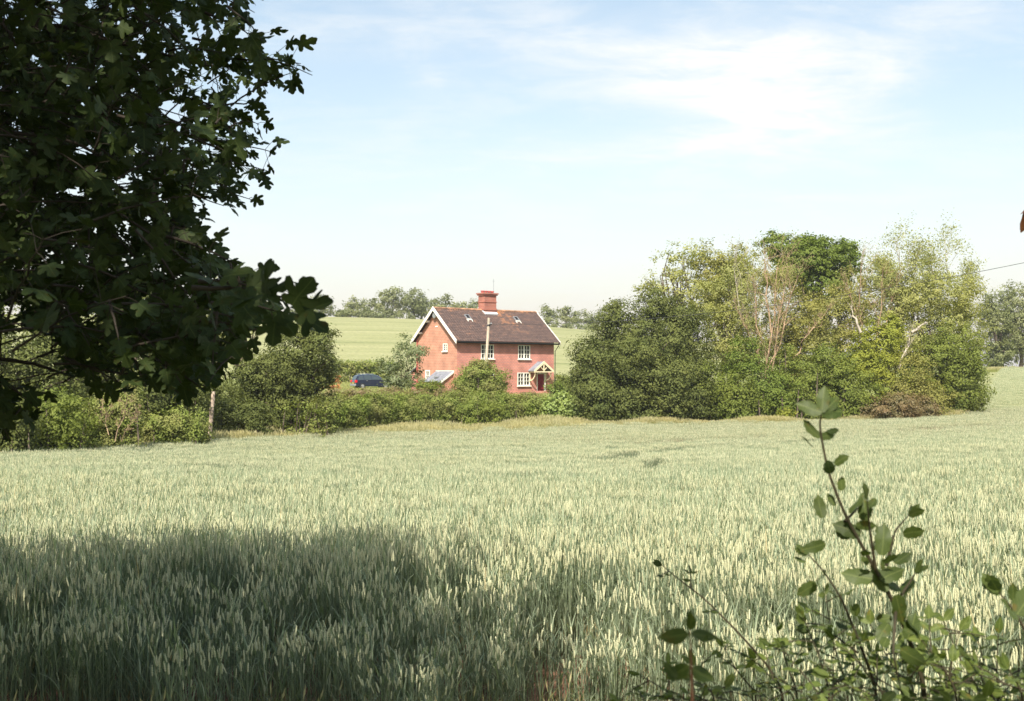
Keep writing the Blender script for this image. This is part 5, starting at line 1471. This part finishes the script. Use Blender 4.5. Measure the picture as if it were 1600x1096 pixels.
    lv.sun_gaps([(at(440, 462, 2.0), .13), (at(400, 470, 2.1), .10), (at(480, 480, 2.0), .09), (at(245, 250, 4.3), .14), (at(110, 185, 4.2), .10), (at(120, 350, 3.2), .10), (at(215, 500, 2.8), .08), (at(60, 240, 4.), .1), (at(330, 520, 2.5), .08), (at(260, 285, 4.3), .12), (at(180, 560, 2.8), .07), (at(1250, 1010, 1.9), .22), (at(1500, 1030, 1.8), .24), (at(1400, 830, 1.7), .09), (at(1130, 990, 2.0), .12), (at(1350, 1060, 1.8), .12)])
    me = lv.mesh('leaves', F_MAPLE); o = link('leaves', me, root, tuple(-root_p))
    V, Q = tubes_np(tw + petioles, 5); link('twigs', np_mesh('twigs', V, [Q], M_BARK_DARK, smooth=True), root, tuple(-root_p))
    trunk = [(np.array([root_p - [0, 0, .2], root_p * .6 + fork * .4 + [.1, 0, 0], fork, [-5.3, .4, 6.2], [-5.2, -.6, 8.5]]), np.array([.30, .24, .2, .13, .04]))]
    for c in cores[::3]:
        L_ = c - fork; trunk.append((np.array([fork, fork + L_ * .5 + [0, 0, .2], c]), np.array([.06, .04, .01])))
    V, Q = tubes_np(trunk, 8); link('trunk', np_mesh('trunk', V, [Q], M_BARK_DARK, smooth=True), root, tuple(-root_p))


build_maple()


# ------------------------------------------------------------------ shoots growing up in the right foreground
def shoot_plant(name, label, cat, stems, kind, size, space, m_leaf=None, m_stem=None, extra=(), seed=1, r=.004, group=None, leaflets=0, density=1.0):
    rng = np.random.default_rng(seed); lv = Leaves(kind); tw = []
    b0 = at(*stems[0][0]); base = np.array([b0[0], b0[1], float(H(b0[0], b0[1]))])
    for si, path in enumerate(stems):
        P = np.array([at(*q) for q in path])
        if si == 0 or P[0][2] < EYE - 1784 * 0: 
            px, py, d = path[0]
            if py > 1080: P = np.vstack([[P[0][0] + rng.uniform(-.03, .03), P[0][1] + rng.uniform(-.02, .04), float(H(P[0][0], P[0][1])) - .02], P])
        # smooth the path
        n = len(P) * 5; tt = np.linspace(0, len(P) - 1, n); P = np.stack([np.interp(tt, np.arange(len(P)), P[:, k]) for k in range(3)], 1)
        for _ in range(2): P[1:-1] = (P[:-2] + 2 * P[1:-1] + P[2:]) / 4
        rr = r * (1 if si == 0 else .6); tw.append((P, np.linspace(rr, rr * .25, n)))
        seg = np.linalg.norm(np.diff(P, axis=0), axis=1); cum = np.concatenate([[0], np.cumsum(seg)]); L_ = cum[-1]
        s = L_ * .08 if si else L_ * .15; sg = 1
        while s < L_:
            if rng.uniform() < density:
                p = np.array([np.interp(s, cum, P[:, k]) for k in range(3)]); q = np.array([np.interp(min(s + .02, L_), cum, P[:, k]) for k in range(3)]) - np.array([np.interp(s - .01, cum, P[:, k]) for k in range(3)]); q /= np.linalg.norm(q)
                rad = rng.normal(size=3) * [1, .7, .3]; rad -= q * (rad @ q); rad[0] = abs(rad[0]) * sg; rad /= np.linalg.norm(rad)
                sz = size * rng.uniform(.6, 1.15) * (1.0 if s < L_ * .8 else .75)
                if leaflets:
                    st = q * .5 + rad * .9 + np.array([0, 0, -.05]); st /= np.linalg.norm(st); rl = size * leaflets * .55
                    E = p + st * rl; E[2] -= rl * .12; tw.append((np.array([p, (p + E) / 2 + [0, 0, rl * .05], E]), np.array([.0013, .001, .0007])))
                    across = np.cross(st, [0, 0, 1]); across /= np.linalg.norm(across)
                    for k in range(leaflets):
                        f = (k + 1) / leaflets; c = p + (E - p) * f
                        for g in (-1, 1):
                            lv.add(c, st * .5 + across * g + rng.normal(0, .12, 3), np.array([0, -.3, 1]) + rng.normal(0, .25, 3), sz * .8, rng.uniform(), 1.5)
                    lv.add(E, st + rng.normal(0, .1, 3), np.array([0, -.3, 1]) + rng.normal(0, .25, 3), sz, rng.uniform(), 1.5)
                else:
                    e = p + rad * .012
                    lv.add(e, rad * .8 + q * .7 + rng.normal(0, .25, 3), np.array([0, -.6, .7]) + rng.normal(0, .5, 3), sz, rng.uniform(), rng.uniform(.5, 2))
            s += space * rng.uniform(.7, 1.3); sg = -sg
        d_ = P[-1] - P[-3]
        for k in range(2): lv.add(P[-1], d_ / np.linalg.norm(d_) + rng.normal(0, .4, 3), np.array([0, -.7, .4]) + rng.normal(0, .4, 3), size * .7, rng.uniform(), 1)
    for (px, py, d, tx, ty, sz) in extra:
        J = at(px, py, d); tp = at(px + tx, py + ty, d + .01) - J
        lv.add(J, tp, np.array([rng.normal(0, .2), -.85, .4]), sz, rng.uniform(), 1)
    root = empty(name, tuple(base)); tag(root, label, cat, group)
    link('leaves', lv.mesh('leaves', m_leaf or F_SHOOT), root, tuple(-base))
    V, Q = tubes_np(tw, 6); link('stems', np_mesh('stems', V, [Q], m_stem or M_TWIG, smooth=True), root, tuple(-base))
    return root


shoot_plant('elm_shoot', 'tallest leafy shoot in the right foreground, its tip against the dark wood', 'shoot',
            [[(1450, 1090, 1.75), (1425, 1010, 1.74), (1398, 945, 1.72), (1362, 880, 1.7), (1320, 805, 1.7), (1293, 735, 1.7), (1280, 665, 1.7), (1285, 640, 1.7)],
             [(1368, 890, 1.7), (1358, 820, 1.68), (1355, 780, 1.66)], [(1385, 885, 1.72), (1398, 830, 1.72), (1420, 805, 1.73)], [(1405, 935, 1.73), (1425, 905, 1.74), (1430, 895, 1.74)], [(1320, 815, 1.7), (1345, 790, 1.72)], [(1400, 950, 1.72), (1395, 1020, 1.6), (1410, 1090, 1.6)]],
            'oval', .033, .023, seed=1, r=.0045, density=.95,
            extra=[(1284, 645, 1.45, -36, -14, .032), (1284, 645, 1.45, 4, -42, .034), (1284, 645, 1.45, 42, -4, .030), (1286, 645, 1.45, 26, -26, .030), (1281, 683, 1.7, 26, -4, .026), (1280, 685, 1.7, -22, -26, .034),
                   (1378, 868, 1.62, 4, -48, .044), (1365, 905, 1.7, -42, -8, .044), (1376, 905, 1.7, 36, -16, .04), (1385, 925, 1.7, -20, -34, .04), (1400, 930, 1.7, 12, 46, .046), (1285, 810, 1.7, -6, -30, .034), (1418, 1000, 1.7, 14, -42, .04), (1290, 850, 1.7, -24, 6, .034), (1345, 835, 1.7, -36, -14, .04)])
shoot_plant('thin_shoot', 'thin arching shoot just left of the tallest foreground shoot', 'shoot',
            [[(1375, 1090, 1.85), (1345, 1010, 1.85), (1315, 935, 1.85), (1285, 890, 1.85), (1262, 866, 1.85)], [(1340, 1020, 1.85), (1300, 990, 1.9), (1265, 985, 1.9)]], 'oval', .031, .034, seed=2, r=.0035, density=.8, extra=[(1262, 868, 1.85, -12, -10, .024), (1276, 912, 1.85, -24, 14, .036)])
shoot_plant('dog_rose', 'arching dog rose stem, leftmost of the foreground shoots', 'shoot',
            [[(1230, 1092, 2.0), (1200, 1040, 2.0), (1150, 985, 2.0), (1100, 935, 2.0), (1060, 905, 2.0), (1035, 884, 2.0)]], 'ovate', .028, .055, seed=3, r=.0032, leaflets=2, density=.8)
shoot_plant('nettle_shoot', 'blurred dark nettle like shoot close to the camera at the bottom', 'shoot', [[(1082, 1094, .95), (1080, 1040, .95), (1078, 985, .95)]], 'ovate', .026, .03, seed=4, r=.0022, m_stem=M_TWIG_RED,
            extra=[(1078, 990, .95, 52, 8, .028), (1078, 992, .95, -48, 4, .028), (1079, 1040, .95, -40, 22, .026), (1079, 1045, .95, 42, 20, .026)])
shoot_plant('elm_shoot', 'leafy shoot at the right frame edge with its tip leaning left', 'shoot', [[(1650, 1090, 1.7), (1610, 1000, 1.7), (1585, 955, 1.7), (1560, 925, 1.7)]], 'oval', .044, .032, seed=5, r=.004,
            extra=[(1590, 960, 1.6, 20, -32, .05), (1562, 930, 1.7, -16, -20, .036)])
rs = np.random.RandomState(21)
SH_L = ['low rose spray at the foot of the dog rose stem', 'low bushy spray between the dog rose and the thin shoot', 'low spray with pale leaflets under the thin shoot', 'dense low spray below the tallest shoot', 'low spray right of the tallest shoot foot', 'compound leaved spray right of the tallest shoot',
        'high spray of small leaflets near the right frame edge', 'low spray in the bottom right corner', 'small dark sprig at the bottom beside the blurred shoot', 'low dark sprig at the bottom left of all foreground shoots', 'spray of small leaflets left of the thick stem', 'spray between the thick stem and the right edge',
        'leafy sprig behind the thick stem', 'bottom sprig under the right edge shoot']
for i, (bx, by, tx, ty, d, sz) in enumerate([(1190, 1092, 1130, 1010, 1.9, .028), (1250, 1092, 1215, 985, 1.9, .030), (1300, 1092, 1255, 965, 1.85, .030), (1390, 1092, 1330, 1010, 1.75, .032), (1480, 1092, 1500, 985, 1.8, .034), (1540, 1092, 1475, 970, 1.85, .032),
                                   (1560, 1092, 1560, 990, 1.8, .032), (1600, 1092, 1575, 1045, 1.6, .034), (1120, 1092, 1085, 1040, 1.7, .030), (1060, 1092, 1000, 1055, 1.8, .026), (1330, 1092, 1290, 930, 1.95, .028), (1500, 1092, 1440, 1000, 1.7, .032), (1430, 1092, 1360, 975, 1.9, .030), (1640, 1092, 1520, 1050, 1.65, .032)]):
    m1 = ((bx + tx) / 2 + rs.uniform(-8, 8), (by + ty) / 2, d)
    st = [[(bx, by, d), m1, (tx, ty, d)], [(bx, by, d), ((bx + tx) / 2 + 25, (by + ty) / 2 + 22, d + .03), (tx + 48, ty + 34, d + .04)], [(bx, by, d), ((bx + tx) / 2 - 20, (by + ty) / 2 + 30, d - .03), (tx - 34, ty + 46, d - .05)]]
    shoot_plant('rose_spray', SH_L[i], 'shoot', st, 'ovate', sz * 1.2, .034, m_leaf=F_SPRAY, seed=30 + i, r=.0026, leaflets=2 + (i % 2), group='low leafy sprays along the bottom right')

# twig that dips into the frame at the far right, and its bronze leaf
shoot_plant('overhanging_twig', 'bronze leaf tip dipping in at the right edge above the far field', 'twig', [[(1800, 150, 2.6), (1700, 260, 2.6), (1620, 320, 2.6)]], 'ovate', .06, .07, seed=60, r=.004, m_stem=M_TWIG_RED,
            m_leaf=foliage('bronze_leaf', (.09, .035, .015), (.16, .06, .025), trans=.25), extra=[(1612, 330, 2.6, -16, 32, .055), (1620, 320, 2.6, -24, 30, .055)])

print('LEAVES', N_LEAVES)

# ------------------------------------------------------------------ air
def build_haze():
    m = bpy.data.materials.new('haze'); m.use_nodes = True; n, l = m.node_tree.nodes, m.node_tree.links; n.clear()
    o = n.new('ShaderNodeOutputMaterial'); v = n.new('ShaderNodeVolumePrincipled'); v.inputs['Color'].default_value = (.95, .97, .95, 1); v.inputs['Density'].default_value = HAZE; v.inputs['Anisotropy'].default_value = .3
    l.new(v.outputs[0], o.inputs['Volume'])
    b = MB(); b.box(-2600, 2600, -60, 3100, -12, 60); h = b.build('haze', m); tag(h, kind='stuff')


HAZE = 0.00028
build_haze()
